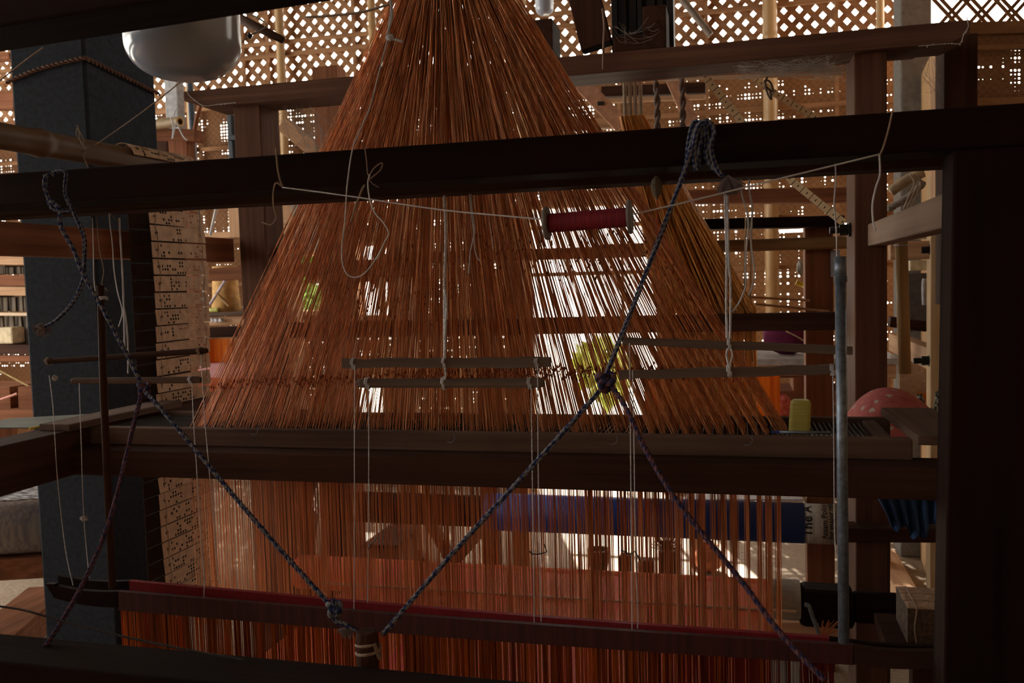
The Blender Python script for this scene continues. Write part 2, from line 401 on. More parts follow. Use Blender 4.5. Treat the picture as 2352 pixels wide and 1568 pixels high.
# side wall between back wall end and column, running towards the camera
mb = MB(); panel(mb, wall_end+0.02, YW, wr0.x+0.02, wr0.y, 0, zr, 0); struct(mb.build('wall_side', m_woven_dark))
# other walls, roof, floor and ground outside
mb = MB(); panel(mb, XL, YW, XL, 4.6, 0, zt, 0); panel(mb, XL, 4.6, XL, 0.6, 0, 0.8, 0); panel(mb, XL, 4.6, XL, 0.6, 2.9, zt, 0); panel(mb, XL, 0.6, XL, -4.5, 0, zt, 0); struct(mb.build('wall_left', m_woven))
o = lattice(XL, -4.5, XL, YW, zt, ZR-0.2, 0.14, 0.04, 0.006, 'wall_left_lattice'); struct(o)
mb = MB(); panel(mb, XL, -4.5, 4.5, -4.5, 0, ZR, 0); struct(mb.build('wall_front', m_woven_dark))
mb = MB(); panel(mb, 4.5, -4.5, wr1.x+1.5, wr1.y+0.5, 0, ZR, 0); panel(mb, wr1.x, wr1.y, wr1.x+1.5, wr1.y+0.5, 0, ZR, 0); struct(mb.build('wall_far_right', m_woven_dark))
m_roof = plain('dull_tin_roof', (0.10, 0.09, 0.08), 0.8, 0.2, 0.2, 5)
MB().box(XL-0.3, 6.0, -4.8, YW+0.3, ZR-0.2, ZR-0.1).build('ceiling', m_roof)['kind'] = 'structure'
MB().box(XL-0.2, 6.0, -4.8, YW+0.2, -0.2, 0.0).build('floor', m_floor)['kind'] = 'structure'
m_ground = plain('pale_sunlit_ground', (0.55, 0.52, 0.45), 0.9, 0.1, 0.15, 3)
struct(MB().box(-14, 12, YW+0.2, 22, -0.3, -0.05).build('trim_1', m_ground), 'pale ground outside the doorway')
MB().box(XL-0.5, 6.0, YW+0.3, YW+2.7, ZR-0.25, ZR-0.15).build('trim_4', m_roof)['kind'] = 'structure'   # unseen eaves, added to keep the sun off the lattice
# door frame and window frames
def frame(name, r, Y, wd=0.06, sill=True):
    x0, x1, z0, z1 = r; mb = MB(); mb.box(x0-wd, x0, Y-0.05, Y+0.05, z0, z1+wd).box(x1, x1+wd, Y-0.05, Y+0.05, z0, z1+wd).box(x0, x1, Y-0.05, Y+0.05, z1, z1+wd)
    if sill and z0 > 0.1: mb.box(x0-wd, x1+wd, Y-0.05, Y+0.05, z0-wd, z0)
    o = mb.build(name, W['tanz'], bevel=0.004); struct(o); return o
frame('door_1', door, YW)
for i, wn_ in enumerate(wins[:3]): frame('window_%d' % (i+1), wn_, YW, 0.035)
# bamboo wall posts and rails
def bamboo(name, a, b, r, label, group=None, mat=None, nodes=0.32, cat='bamboo pole'):
    a = Vector(a); b = Vector(b); L = (b-a).length; d = (b-a)/L; pts = []; rr = []
    t = 0; k = nodes*0.6
    while t < L:
        pts.append(a+d*t); near = min(abs(t-k), 1)
        rr.append(r*(1.12 if near < 0.012 else 1.0)); 
        if t > k+0.02: k += nodes
        t += 0.012 if abs(t-k) < 0.03 else 0.03
    pts.append(b); rr.append(r)
    ax = 'xyz'[max(range(3), key=lambda i: abs(d[i]))]
    o = MB().tube(pts, rr, 14).build(name, mat or bamboo_m[ax], smooth=True); return tag(o, label, cat, group)
for (px, wpx, y0, y1, lab) in ((646, 20, 0, 200, 'upright bamboo wall post left of the orange cords above the rear beam'),
                   (858, 18, 0, 150, 'upright bamboo wall post showing through the left edge of the orange cords'),
                   (1197, 28, 0, 100, 'upright bamboo wall post at the right edge of the orange cord cone'),
                   (1769, 32, 0, 730, 'thick upright bamboo wall post behind the right loom, rising to the lattice'),
                   (2022, 17, 0, 140, 'slim upright bamboo wall post just left of the grey column'),
                   (432, 16, 170, 300, 'upright bamboo wall post beneath the hanging white bulb')):
    c = P(px, 150, YW-0.08); r = wpx/2*mpp(c)
    bamboo('bamboo_post', (c.x, c.y, 0), (c.x, c.y, ZR-0.25), r, lab)
mb = MB()
for px in (616, 815, 1420, 1624, 1922, 560, 930):
    c = P(px, 150, YW-0.03); mb.bar((c.x, c.y, 0.02), (c.x, c.y, ZR-0.25), 0.022, 0.022, (0, 1, 0))
for (x0, yy0) in ((560, 106), (1590, 262), (1600, 620), (1780, 500), (1600, 30)):
    c = P(x0, yy0, YW-0.04); mb.bar((XL+0.1, c.y, c.z), (wall_end-0.02, c.y, c.z), 0.02, 0.03)
mb.bar((XL+0.1, YW-0.05, zt), (wall_end-0.02, YW-0.05, zt), 0.03, 0.05)
struct(mb.build('trim_2', m_lat))
mb = MB(); tt = Vector((wr1.x-wr0.x, wr1.y-wr0.y, 0)).normalized(); back = Vector((tt.y, -tt.x, 0))*0.03
for (z_, h_) in ((zr, 0.05), (P(2300, 230, wr0.y).z, 0.03), (P(2300, 105, wr0.y).z, 0.02)):
    a = Vector((wr0.x, wr0.y, z_))+back; mb.bar(a, a+tt*2.4*Vector((1, 1, 0)).length/1.414, 0.03, h_)
for px in (2302,):
    d_ = 0.62; a = Vector((wr0.x, wr0.y, 0.02))+tt*d_+back; a.z = 0.02; mb.bar(a, a+Vector((0, 0, ZR-0.3)), 0.03, 0.03, (0, 1, 0))
struct(mb.build('trim_3', m_lat))
# grey columns
def column(x0, x1, y0, y1, name, mat, label, hgt=ZR-0.25):
    o = MB().box(x0, x1, y0, y1, 0, hgt).build(name, mat, bevel=0.01); return tag(o, label, 'pillar')
a = P(2068, 200, 5.0); b = P(2140, 200, 5.0); column(a.x, b.x, 5.0, 5.22, 'concrete_column', m_concrete2, 'grey square concrete column beside the lattice corner, seen past the right rear post')
a = P(378, 230, 5.9); b = P(408, 230, 5.9); column(a.x, b.x, 5.9, 5.99, 'concrete_column', plain('pale_grey_column', (0.3, 0.3, 0.32), 0.8), 'pale grey slim column under the hanging white bulb')
# big dark pillar
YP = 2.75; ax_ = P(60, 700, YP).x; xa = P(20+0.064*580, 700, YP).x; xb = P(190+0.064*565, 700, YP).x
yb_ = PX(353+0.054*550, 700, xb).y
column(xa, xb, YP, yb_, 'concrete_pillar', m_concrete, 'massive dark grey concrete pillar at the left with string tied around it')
pts = [Vector((xa-0.01, YP-0.01, P(20, 190, YP).z)), Vector(((xa+xb)/2-0.02, YP-0.012, P(115, 158, YP).z)), Vector((xb+0.012, YP-0.012, P(190, 135, YP).z)), Vector((xb+0.014, (YP+yb_)/2, PX(270, 175, xb).z)), Vector((xb+0.012, yb_+0.01, PX(353, 215, xb).z))]
tag(rope(MB(), spline(pts[:3], 6)+spline(pts[2:], 6)[1:], 0.008, 0.04, 2).build('string', plain('brown_coir', (0.10, 0.05, 0.035), 0.95)), 'dark brown coir string bent around the grey pillar', 'string')
# shrubs outside
m_leaf = plain('green_leaves', (0.16, 0.30, 0.07), 0.6, 0.3, 0.5, 8); m_leaf2 = plain('yellow_green_leaves', (0.35, 0.42, 0.10), 0.6, 0.3, 0.4, 8)
def shrub(c, r, mat, label, n=420, sq=1.2):
    c = Vector(c); t = thing('shrub', (c.x, c.y, 0), label, 'shrub'); mb = MB()
    for i in range(n):
        v = Vector((random.gauss(0, 1), random.gauss(0, 1), random.gauss(0, 1))).normalized()*r*random.uniform(0.4, 1); v.z *= sq
        q = c+v; a = Vector((random.gauss(0, 1), random.gauss(0, 1), random.gauss(0, 1))).normalized()*random.uniform(0.05, 0.11); b_ = a.orthogonal()*0.4
        k = len(mb.v); mb.v += [q-a, q+b_, q+a, q-b_]; mb.face((k, k+1, k+2, k+3))
    mb.build('leaves', mat, t); MB().tube([(c.x, c.y, 0), (c.x+0.03, c.y, c.z*0.6), (c.x, c.y, c.z)], [0.04, 0.03, 0.01], 7).build('stem', W['brownz'], t)
q = P(1385, 850, 9.0); shrub((q.x, q.y, q.z), 0.3, m_leaf2, 'yellow-green shrub outside the bright doorway')
q = P(718, 640, 8.5); shrub((q.x, q.y, q.z), 0.35, m_leaf, 'green shrub outside the leftmost window opening', 500, 1.6)
# ================================================================ the near loom
YF, YB, YC = 1.5, 2.775, 1.80
def hx(px, py, Y): return P(px, py, Y)
loom = thing('loom_frame', (-0.6, 2.1, 0), 'large dark wooden loom frame filling the foreground around the orange cords', 'loom')
D = 'dark'
zt1, zb1 = P(1568, 290, YF).z, P(1568, 380, YF).z
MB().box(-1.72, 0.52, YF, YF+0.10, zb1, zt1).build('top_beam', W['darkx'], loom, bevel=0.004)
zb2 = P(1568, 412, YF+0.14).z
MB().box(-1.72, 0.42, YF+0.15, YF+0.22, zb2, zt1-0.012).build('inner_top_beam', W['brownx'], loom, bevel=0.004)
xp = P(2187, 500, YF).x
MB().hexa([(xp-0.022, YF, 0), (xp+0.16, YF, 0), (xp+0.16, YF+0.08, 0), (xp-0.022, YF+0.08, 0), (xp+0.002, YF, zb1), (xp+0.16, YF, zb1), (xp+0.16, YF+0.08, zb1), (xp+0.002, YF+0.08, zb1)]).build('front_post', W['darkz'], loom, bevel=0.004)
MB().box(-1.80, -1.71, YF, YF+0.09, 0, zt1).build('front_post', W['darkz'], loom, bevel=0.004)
# beam that carries the comber board
zct, zcb = P(1500, 1060, YC).z, P(1500, 1131, YC).z
MB().box(-1.66, 0.40, YC, YC+0.10, zcb, zct).build('lower_beam', W['brownx'], loom, bevel=0.004)
a = PX(0, 1145, -1.55); zl = a.z
MB().box(-1.66, -1.56, YC-0.9, YB, zl, zl+0.11).build('side_rail', W['browny'], loom, bevel=0.004)
# rear frame
def post(px0, px1, side, Y, y0, parent, mat, name='rear_post', z0=0.0):
    x0 = P(px0, 600, Y).x; x1 = P(px1, 600, Y).x; z1 = P((px0+px1)/2, y0, Y).z
    return MB().box(x0, x1, Y, Y+side, z0, z1).build(name, mat, parent, bevel=0.004)
post(552, 613, 0.13, YB, 212, loom, W['midz'])
post(1963, 2038, 0.20, YB, 88, loom, W['midz'])
zbt, zbb = P(1700, 95, YB-0.02).z, P(1700, 142, YB-0.02).z
xl = P(432, 200, YB).x; xr = P(2222, 60, YB).x
mb = MB(); h = zbt-zbb
prof = [(xl, zbt), (xr, zbt), (xr, zbb+0.02), (xr-0.05, zbb), (xl+0.075, zbb), (xl, zbt-h*0.55)]
mb.prism([(x, YB-0.03, z) for x, z in prof], (0, 0.15, 0)); mb.build('rear_top_beam', W['midx'], loom, bevel=0.003)
z = P(1700, 166, YB+0.2).z
MB().box(P(1290, 170, 2.98).x, xr-0.1, YB+0.16, YB+0.22, z, z+0.05).build('rear_inner_beam', W['redx'], loom, bevel=0.003)
# left side rails
a = PX(0, 507, -1.69); b_ = PX(0, 585, -1.69)
MB().box(-1.75, -1.69, YF, YB, b_.z, a.z).build('side_rail', W['redy'], loom, bevel=0.004)
# right side rail, the pale one sloping up to the near post
a = PX(2180, 437, 0.365); b_ = PX(2180, 520, 0.365)
MB().box(0.365, 0.42, YF+0.07, YB, b_.z, a.z).build('side_rail', wood('pale_brown_wood_y', (0.17, 0.115, 0.085), (0.30, 0.20, 0.15), 'y'), loom, bevel=0.004)
# iron bolts
def bolt(c, dirn, r, L, parent, name='bolt'):
    c = Vector(c); d = Vector(dirn).normalized()
    mb = MB(); mb.lathe(c, [(r*2.1, 0), (r*2.1, L*0.12)], 16, d); mb.lathe(c+d*L*0.12, [(r*1.7, 0), (r*1.7, L*0.42)], 6, d); mb.lathe(c+d*L*0.5, [(r, 0), (r, L*0.5)], 10, d)
    return mb.build(name, m_iron, parent)
c = P(632, 578, YB+0.06); bolt((P(613, 600, YB).x, YB+0.07, c.z), (1, 0, 0), 0.009, 0.055, loom)
c = P(1945, 528, YB+0.1); bolt((P(1963, 600, YB).x, YB+0.09, c.z), (-1, 0, 0), 0.010, 0.06, loom)
# foreground beams, nearer than the loom's front
def slant(p0, p1, name, Y, h, dep, mat, parent, edge='bottom'):
    a = P(*p0, Y); b = P(*p1, Y); d = (b-a); e = d.normalized(); a = a-e*0.8; b = b+e*1.3
    off = Vector((0, -dep/2, h/2 if edge == 'bottom' else -h/2))
    return MB().bar(a+off, b+off, dep, h).build(name, mat, parent, bevel=0.004)
slant((20, 118), (784, 0), 'overhead_beam', 1.15, 0.14, 0.10, W['darkx'], loom)
slant((270, 1478), (1300, 1572), 'bottom_beam', 1.25, 0.16, 0.10, W['darkx'], loom, 'top')
# ---------------- comber board lying on the lower beam
cb = thing('comber_board', (-0.65, 2.0, zct), 'long open wooden comber board frame with dark slats that the orange cords pass through', 'comber board')
zr_ = P(1900, 1003, 1.875).z
xl_, xr_ = P(110, 985, 1.85).x, P(2100, 1010, 1.85).x
front = MB().box(xl_, xr_, 1.865, 1.89, zct, zr_).build('front_rail', W['greyx'], cb, bevel=0.003)
MB().box(xl_, xr_, 2.13, 2.155, zct, zr_).build('back_rail', W['greyx'], cb, bevel=0.003)
e0 = [P(2122, 1030, 1.77), P(2175, 1036, 1.77), P(2109, 943, 2.17), P(2024, 943, 2.17)]
def plank(c4, th):
    z = zr_+0.001
    q = [Vector((c.x, c.y, z)) for c in c4]
    return MB().hexa([v-Vector((0, 0, 0.0)) for v in q]+[v+Vector((0, 0, th)) for v in q])
xe = P(2112, 1035, 1.77).x
plank([Vector((xe, 1.79, 0)), Vector((xe+0.11, 1.79, 0)), Vector((xe+0.10, 2.17, 0)), Vector((xe-0.01, 2.17, 0))], 0.018).build('end_plank', W['greyy'], cb, bevel=0.003)
xe = P(75, 990, 1.77).x
plank([Vector((xe, 1.79, 0)), Vector((xe+0.09, 1.79, 0)), Vector((xe+0.10, 2.22, 0)), Vector((xe+0.01, 2.22, 0))], 0.018).build('end_plank', W['greyy'], cb, bevel=0.003)
x = P(2015, 985, 2.0).x; MB().box(x-0.014, x+0.014, 1.891, 2.129, zr_-0.022, zr_-0.004).build('cross_strip', W['greyy'], cb, bevel=0.002)
x = P(270, 975, 2.0).x; MB().box(x-0.014, x+0.014, 1.891, 2.129, zr_-0.022, zr_-0.004).build('cross_strip', W['greyy'], cb, bevel=0.002)
mb = MB(); x0s = P(290, 975, 2.0).x; x1s = P(1995, 985, 2.0).x; k = x0s
while k < x1s: mb.box(k-0.0012, k+0.0012, 1.891, 2.129, zr_-0.026, zr_-0.010); k += 0.0105
mb.build('slats', plain('dark_comber_slat', (0.05, 0.045, 0.045), 0.6, 0.3), cb)
# little bent staples on the front rail and beam
for (px, py) in ((1042, 1005), (1415, 1010), (1725, 1012), (590, 987)):
    a = P(px, py, 1.858); m_ = mpp(a); pts = [a+Vector((dx*m_, 0, dz*m_)) for dx, dz in ((0, 10), (3, 2), (0, -6), (-8, -11), (-16, -9))]
    MB().tube(spline(pts, 3), 0.0008, 5).build('hook', m_metal, cb)
# ---------------- harness cords
m_harness = threadmat('orange_brown_harness_cord', (0.50, 0.21, 0.09), (0.95, 0.54, 0.27), 0.5, 0.6, 130, (1, 1, 0.03))
m_knot = plain('dark_cord_knots', (0.30, 0.09, 0.035), 0.8, 0.1, 0.3, 200)
apex = P(1022, -205, 2.0)
xh0, xh1 = P(478, 965, 2.0).x, P(1790, 975, 2.0).x
mb = MB(); mk = MB(); low = MB(); random.seed(11)
zk1 = P(1000, 855, 2.0).z; zk2 = P(1300, 560, 2.0).z; zk0 = P(560, 880, 2.0).z
zlow = P(1500, 1475, 2.0).z
cols = []; u = 0.0
while u < 1.0:
    cols.append(u)
    # groups of columns with small gaps; sparser and bunched to the right
    dens = 1.0 if u < 0.5 else 0.80+0.5*(u-0.5)/0.5
    gap = random.random() < (0.10 if u < 0.55 else 0.13)
    u += (0.0041*dens*(0.9 if u > 0.5 else 1))*(3.0 if gap else 1.0)
for u in cols:
    for r in range(6):
        if random.random() < 0.06: continue
        bunch = round(u*58)/58; wb = 0.0 if u < 0.5 else min(0.8, (u-0.5)*1.8)
        ub = u*(1-wb)+bunch*wb
        x = xh0+(xh1-xh0)*ub+random.uniform(-0.0015, 0.0015); y = 1.92+0.033*r+random.uniform(-0.004, 0.004)
        b = Vector((x, y, zr_-0.012)); top = Vector((apex.x+(u-0.5)*0.03+random.uniform(-0.012, 0.012), apex.y+(r-2.5)*0.01+random.uniform(-0.008, 0.008), apex.z))
        # slight wander in the middle of every cord
        f = random.uniform(0.45, 0.6); mid = b.lerp(top, f)+Vector((random.uniform(-0.0035, 0.0035), random.uniform(-0.004, 0.004), 0))
        rr = random.choice((0.0008, 0.0009, 0.0010, 0.0011))
        mb.thread(b, mid, rr); mb.thread(mid, top, rr)
        zz = zk0 + (zk1-zk0)*min(1, u*2) + random.uniform(-0.012, 0.012)
        t = (zz-b.z)/(mid.z-b.z); mk.blob(b.lerp(mid, t), random.uniform(0.0018, 0.0036), (1, 1, 1.6))
        if u > 0.22 and random.random() < 0.75:
            zz = zk2+random.gauss(0, 0.05)-(0.10 if u < 0.5 else 0.0)
            if zz > mid.z: t = (zz-mid.z)/(top.z-mid.z); mk.blob(mid.lerp(top, t), random.uniform(0.0014, 0.0028), (1, 1, 2.2))
            else: t = (zz-b.z)/(mid.z-b.z); mk.blob(b.lerp(mid, t), random.uniform(0.0014, 0.0028), (1, 1, 2.2))
        if True:
            if u > 0.5 and random.random() < 0.35: continue
            for rep in range(1 if u < 0.7 else 2):
                xj = x if u < 0.5 else xh0+(xh1-xh0)*(u*0.6+bunch*0.4)+random.uniform(-0.004, 0.004)
                low.thread(Vector((xj+random.uniform(-.003, .003), y, zlow)), Vector((xj, y, zr_-0.02)), random.choice((0.0007, 0.0009)))
# stray outer cords
for k in range(70):
    s_ = random.random() < 0.5; x = (xh0-random.uniform(0, 0.012)) if s_ else xh1+random.uniform(0, 0.02)
    b = Vector((x, random.uniform(1.95, 2.1), zr_-0.012)); top = Vector((apex.x+(-1 if s_ else 1)*random.uniform(0.0, 0.05), apex.y, apex.z)); mb.thread(b, top, 0.0007)
hc = mb.build('harness_cords', m_harness); tag(hc, 'cone of fine orange-brown harness cords fanning down to the comber board', 'cords', kind='stuff')
o = mk.build('cord_knots', m_knot); tag(o, 'bands of tiny brown knots tied along the orange harness cords', 'knots', kind='stuff')
o = low.build('lower_harness_cords', m_harness); tag(o, 'curtain of upright orange cords hanging below the comber board', 'cords', kind='stuff')
# ---------------- yellow block and pen on the comber board
c = Vector((P(1838, 990, 1.92).x, 1.93, zr_-0.008)); m_ = mpp(c)
t = NT('yellow_wax'); n = t.noise(t.coords((8, 8, 260)), 1.0, 2); tc = t.ramp(n, [(0.55, (0.46, 0.44, 0.10)), (0.72, (0.72, 0.70, 0.38))])
q = t.bsdf(tc, 0.45, 0.4, n, 0.2, 0.001); q.node.inputs['Subsurface Weight'].default_value = 0.3; q.node.inputs['Subsurface Radius'].default_value = (0.01, 0.01, 0.004); q.node.inputs['Subsurface Scale'].default_value = 1.0
m_yel = t.done(q)
o = MB().hexa([c+Vector(v) for v in ((-26*m_, 0, 0), (22*m_, 0, 0), (24*m_, 0.022, 0), (-24*m_, 0.022, 0), (-21*m_, 0.0, 80*m_), (26*m_, 0.0, 80*m_), (26*m_, 0.03, 83*m_), (-18*m_, 0.03, 83*m_))]).build('wax_block', m_yel)
m = o.modifiers.new('bevel', 'BEVEL'); m.width = 0.009; m.segments = 5; tag(o, 'pale yellow rounded block with fine streaks standing upright on the comber board', 'block')
pen = thing('ballpoint_pen', P(1830, 996, 1.9), 'clear ballpoint pen with a blue end lying along the comber board front', 'pen')
a = P(1790, 996, 1.897); b = P(1908, 998, 1.897); a.z = b.z = zr_+0.005; a.y = b.y = 1.895
MB().tube([a, b], 0.0032, 8).build('barrel', m_metal, pen, smooth=True)
MB().tube([a-Vector((0.018, 0, 0)), a], [0.0012, 0.0034], 8).build('cap', plain('blue_plastic', (0.03, 0.05, 0.3), 0.4), pen)
# ---------------- hanging sticks (in front of the beam)
YS = 1.70
ztb = zb2
def stick(p0, p1, h, label, mat=None, rnd=False):
    a, b = P(*p0, YS), P(*p1, YS); m_ = mpp((a+b)/2); th = h*m_
    if rnd: o = MB().tube([a, a.lerp(b, 0.02), a.lerp(b, 0.98), b], [th*0.42, th*0.52, th*0.52, th*0.4], 9).build('lath_stick', mat or m_lath)
    else:
        mb = MB(); n = 10; pa = [a.lerp(b, i/n)+Vector((0, 0, random.uniform(-.08, .08)*th)) for i in range(n+1)]
        for i in range(n): pass
        kb = len(mb.v)
        for i, q in enumerate(pa):
            w_ = th/2*random.uniform(0.92, 1.06)
            if i in (1,): w_ *= 0.85
            mb.v += [q+Vector((0, -0.006, -w_)), q+Vector((0, 0.006, -w_)), q+Vector((0, 0.006, w_)), q+Vector((0, -0.006, w_))]
        for i in range(n):
            for k in range(4): k2 = (k+1) % 4; mb.face((kb+i*4+k, kb+i*4+4+k, kb+i*4+4+k2, kb+i*4+k2))
        mb.face([kb, kb+1, kb+2, kb+3]); mb.face([kb+n*4+3, kb+n*4+2, kb+n*4+1, kb+n*4])
        o = mb.build('lath_stick', mat or m_lath, bevel=0.0012)
    return tag(o, label, 'stick')
stick((787, 834), (1265, 832), 23, 'upper flat grey lath hanging before the centre of the orange cords')
stick((822, 880), (1250, 879), 22, 'lower rounded grey lath stick hanging before the centre of the orange cords', None, True)
stick((1430, 782), (1958, 805), 19, 'upper flat grey lath at right running behind the steel pipe')
stick((1422, 860), (1918, 848), 22, 'lower flat grey lath at right ending beside the steel pipe')
stick((108, 830), (476, 805), 13, 'upper dark brown rounded stick hanging at left over the punched cards', W['brownx'], True)
stick((165, 875), (463, 872), 15, 'lower dark rounded stick hanging at left over the punched cards', W['greyx'], True)
# ---------------- cords: path in pixels at depth Y
def cord(pts, Y, r, label, mat=m_white, name='cord', cat='cord', twist=0, strands=3, sp=5, ys=None):
    n = len(pts); p3 = [P(x, y, (Y[0]+(Y[1]-Y[0])*i/(n-1)) if isinstance(Y, tuple) else Y) for i, (x, y) in enumerate(pts)]
    path = spline(p3, sp) if n > 2 else p3
    mb = MB()
    if twist: rope(mb, path, r, twist, strands, max(0.003, twist/6))
    else: mb.tube(path, r, 7)
    return tag(mb.build(name, mat, smooth=True), label, cat)
YI = 1.69
def yband(px, py, h, Y=YS, r=0.0011, turns=3, label='', mat=m_white):   # binding wound round a stick
    c = P(px, py, Y); m_ = mpp(c); pts = []
    for i in range(turns*12+1):
        an = 2*math.pi*i/12; pts.append(c+Vector(((i/12-turns/2)*0.0024, -math.cos(an)*0.0105, math.sin(an)*h*m_/2)))
    return tag(MB().tube(pts, r, 5).build('binding', mat, smooth=True), label, 'binding')
cord([(1018, 420), (1024, 520), (1021, 640), (1021, 700), (1021, 820)], YI, 0.0030, 'thick white braided cord from the top beam to the centre laths', twist=0.012)
cord([(1021, 660), (1026, 700), (1023, 760), (1022, 824)], YI-0.004, 0.0026, 'short white cord doubled alongside the thick centre cord', twist=0.012)
cord([(1022, 845), (1024, 862), (1021, 872)], YI-0.008, 0.0024, 'white cord link between the two centre laths', twist=0.01)
yband(1022, 833, 27, turns=2, r=0.0022, label='white cord wrapped round the middle of the upper centre lath')
yband(1020, 880, 28, turns=2, r=0.0022, label='white cord wrapped round the middle of the lower centre stick')
yband(813, 835, 25, label='thin white binding near the left end of the upper centre lath')
yband(1234, 833, 26, label='thin white binding near the right end of the upper centre lath')
yband(845, 880, 26, label='thin white binding near the left end of the lower centre stick')
yband(1217, 880, 26, label='thin white binding near the right end of the lower centre stick')
yband(1675, 791, 24, turns=2, r=0.002, label='white cord wrapped round the upper right lath')
yband(1675, 852, 26, turns=3, r=0.002, label='white cord wrapped round the lower right lath')
yband(1911, 849, 26, label='pale binding near the pipe on the lower right lath')
yband(460, 806, 18, label='thin binding at the right end of the upper left stick', mat=m_twine)
yband(112, 829, 16, label='thin binding at the left end of the upper left stick', mat=m_twine)
yband(440, 872, 18, label='pale binding at the right end of the lower left stick')
cord([(1665, 430), (1667, 520), (1669, 600), (1668, 690), (1670, 780)], YI, 0.0026, 'left strand of the doubled white cord to the right laths', twist=0.011)
cord([(1671, 430), (1672, 520), (1674, 600), (1678, 660), (1677, 780)], YI-0.003, 0.0024, 'right strand of the doubled white cord to the right laths', twist=0.011)
cord([(1672, 800), (1669, 815), (1672, 832), (1676, 845)], YI-0.006, 0.002, 'white cord loop between the two right laths, left side')
cord([(1678, 800), (1682, 815), (1678, 832), (1676, 845)], YI-0.006, 0.002, 'white cord loop between the two right laths, right side')
cord([(1701, 385), (1703, 440), (1714, 480), (1719, 520), (1714, 575), (1712, 620), (1713, 655), (1700, 690), (1682, 716)], YI, 0.0017, 'white cord curving from the top beam to the doubled cord')
cord([(1721, 382), (1722, 440), (1728, 480), (1724, 540), (1729, 590), (1733, 620), (1729, 655), (1719, 678)], YI, 0.0017, 'loose white cord dangling free beside the doubled cord')
cord([(1078, 442), (1080, 470), (1084, 500), (1088, 540), (1080, 580), (1077, 628)], YI, 0.0012, 'thin white cord end dangling longer of two right of the thick cord')
cord([(1082, 442), (1084, 480), (1090, 520), (1089, 560), (1095, 588), (1104, 600)], YI, 0.0012, 'thin white cord end dangling shorter of two right of the thick cord')
cord([(250, 475), (252, 510), (258, 560), (262, 620), (270, 670), (281, 716), (272, 750)], YI, 0.0013, 'pale cord dangling over the dark pillar with a kinked end')
cord([(274, 500), (276, 540), (281, 620), (284, 700), (286, 800)], YI, 0.0022, 'white braided cord from the top beam to the upper left stick', twist=0.01)
cord([(284, 705), (290, 740), (294, 800), (294, 860)], YI, 0.0022, 'white cord running down to the lower left stick', twist=0.01)
cord([(212, 500), (214, 560), (216, 640), (221, 680)], YI, 0.0011, 'thin pale string hanging left of the dangling cords, down to the stick post')
cord([(222, 500), (228, 570), (238, 620), (234, 650), (240, 660), (248, 668)], YI, 0.0010, 'tan twine with a small knot dangling over the stick post', m_twine)
cord([(240, 460), (246, 480), (262, 500), (276, 510)], YI, 0.0009, 'thin tan twine draped below the top beam at left', m_twine)
# long thin cords from the laths down to the heddle bars
for (pts, lab) in (([(815, 838), (814, 1000), (814, 1200), (813, 1400), (811, 1420)], 'thin white cord from the left end of the upper centre lath'),
                   ([(847, 884), (847, 1050), (846, 1250), (844, 1385)], 'thin white cord from the left end of the lower centre stick'),
                   ([(1220, 885), (1222, 1050), (1226, 1300), (1227, 1450), (1227, 1478)], 'thin white cord from the right end of the lower centre stick'),
                   ([(1235, 838), (1236, 1050), (1240, 1300), (1243, 1430)], 'thin white cord from the right end of the upper centre lath'),
                   ([(1446, 788), (1447, 900), (1450, 1200), (1452, 1490)], 'thin grey cord from the left end of the upper right lath'),
                   ([(1453, 850), (1456, 1000), (1460, 1270), (1465, 1400), (1464, 1445)], 'thin grey cord from the left end of the lower right lath'),
                   ([(1913, 850), (1915, 1000), (1918, 1250), (1931, 1300), (1934, 1480)], 'thin grey cord running down beside the steel pipe'),
                   ([(113, 862), (122, 940), (132, 1100), (150, 1260), (168, 1345)], 'thin dim string dangling from the left end of the upper left stick'),
                   ([(182, 880), (186, 1000), (192, 1180), (205, 1330)], 'thin dim string hanging from the lower left stick over the pillar'),
                   ([(441, 878), (444, 960), (452, 1080), (462, 1250), (469, 1335), (466, 1400)], 'thin dark string from the lower left stick past the punched cards'),
                   ([(462, 815), (470, 960), (478, 1050), (490, 1200), (500, 1310), (508, 1345)], 'thin dark string from the upper left stick past the punched cards')):
    cord(pts, (YI-0.02, 1.62), 0.0012, lab, twist=0.008, strands=2, name='cord')
tag(MB().ball(P(126, 868, YI-0.02), 0.006, 8, 6, 0.25).build('fluff', m_web), 'small white fluff tuft on the string over the dark pillar', 'fluff')
tag(MB().ball(P(193, 1190, YI-0.04), 0.007, 8, 6, 0.3, (1.4, 1, 0.8)).build('fluff', m_web), 'small white fluff tuft on the lower string over the dark pillar', 'fluff')
# twigs tied on the long cords
for (x, y, q, lab) in ((1222, 1268, ((-5, -4), (0, 2), (14, 3), (36, -4), (30, -22)), 'small dark wire hook tied to the centre cords below the beam'),
                       (847, 1250, ((0, 10), (6, -2), (24, -18)), 'thin dark twig tied to the left centre cords below the beam'),
                       (1455, 1268, ((-28, -6), (-8, 4), (4, -4), (10, 6), (16, 18)), 'dark knot of wire tied to the right centre cords')):
    c = P(x, y, 1.63); m_ = mpp(c); tag(MB().tube([c+Vector((dx*m_, -0.004, -dz*m_)) for dx, dz in q], 0.0012, 5).build('wire_hook', m_iron), lab, 'hook')
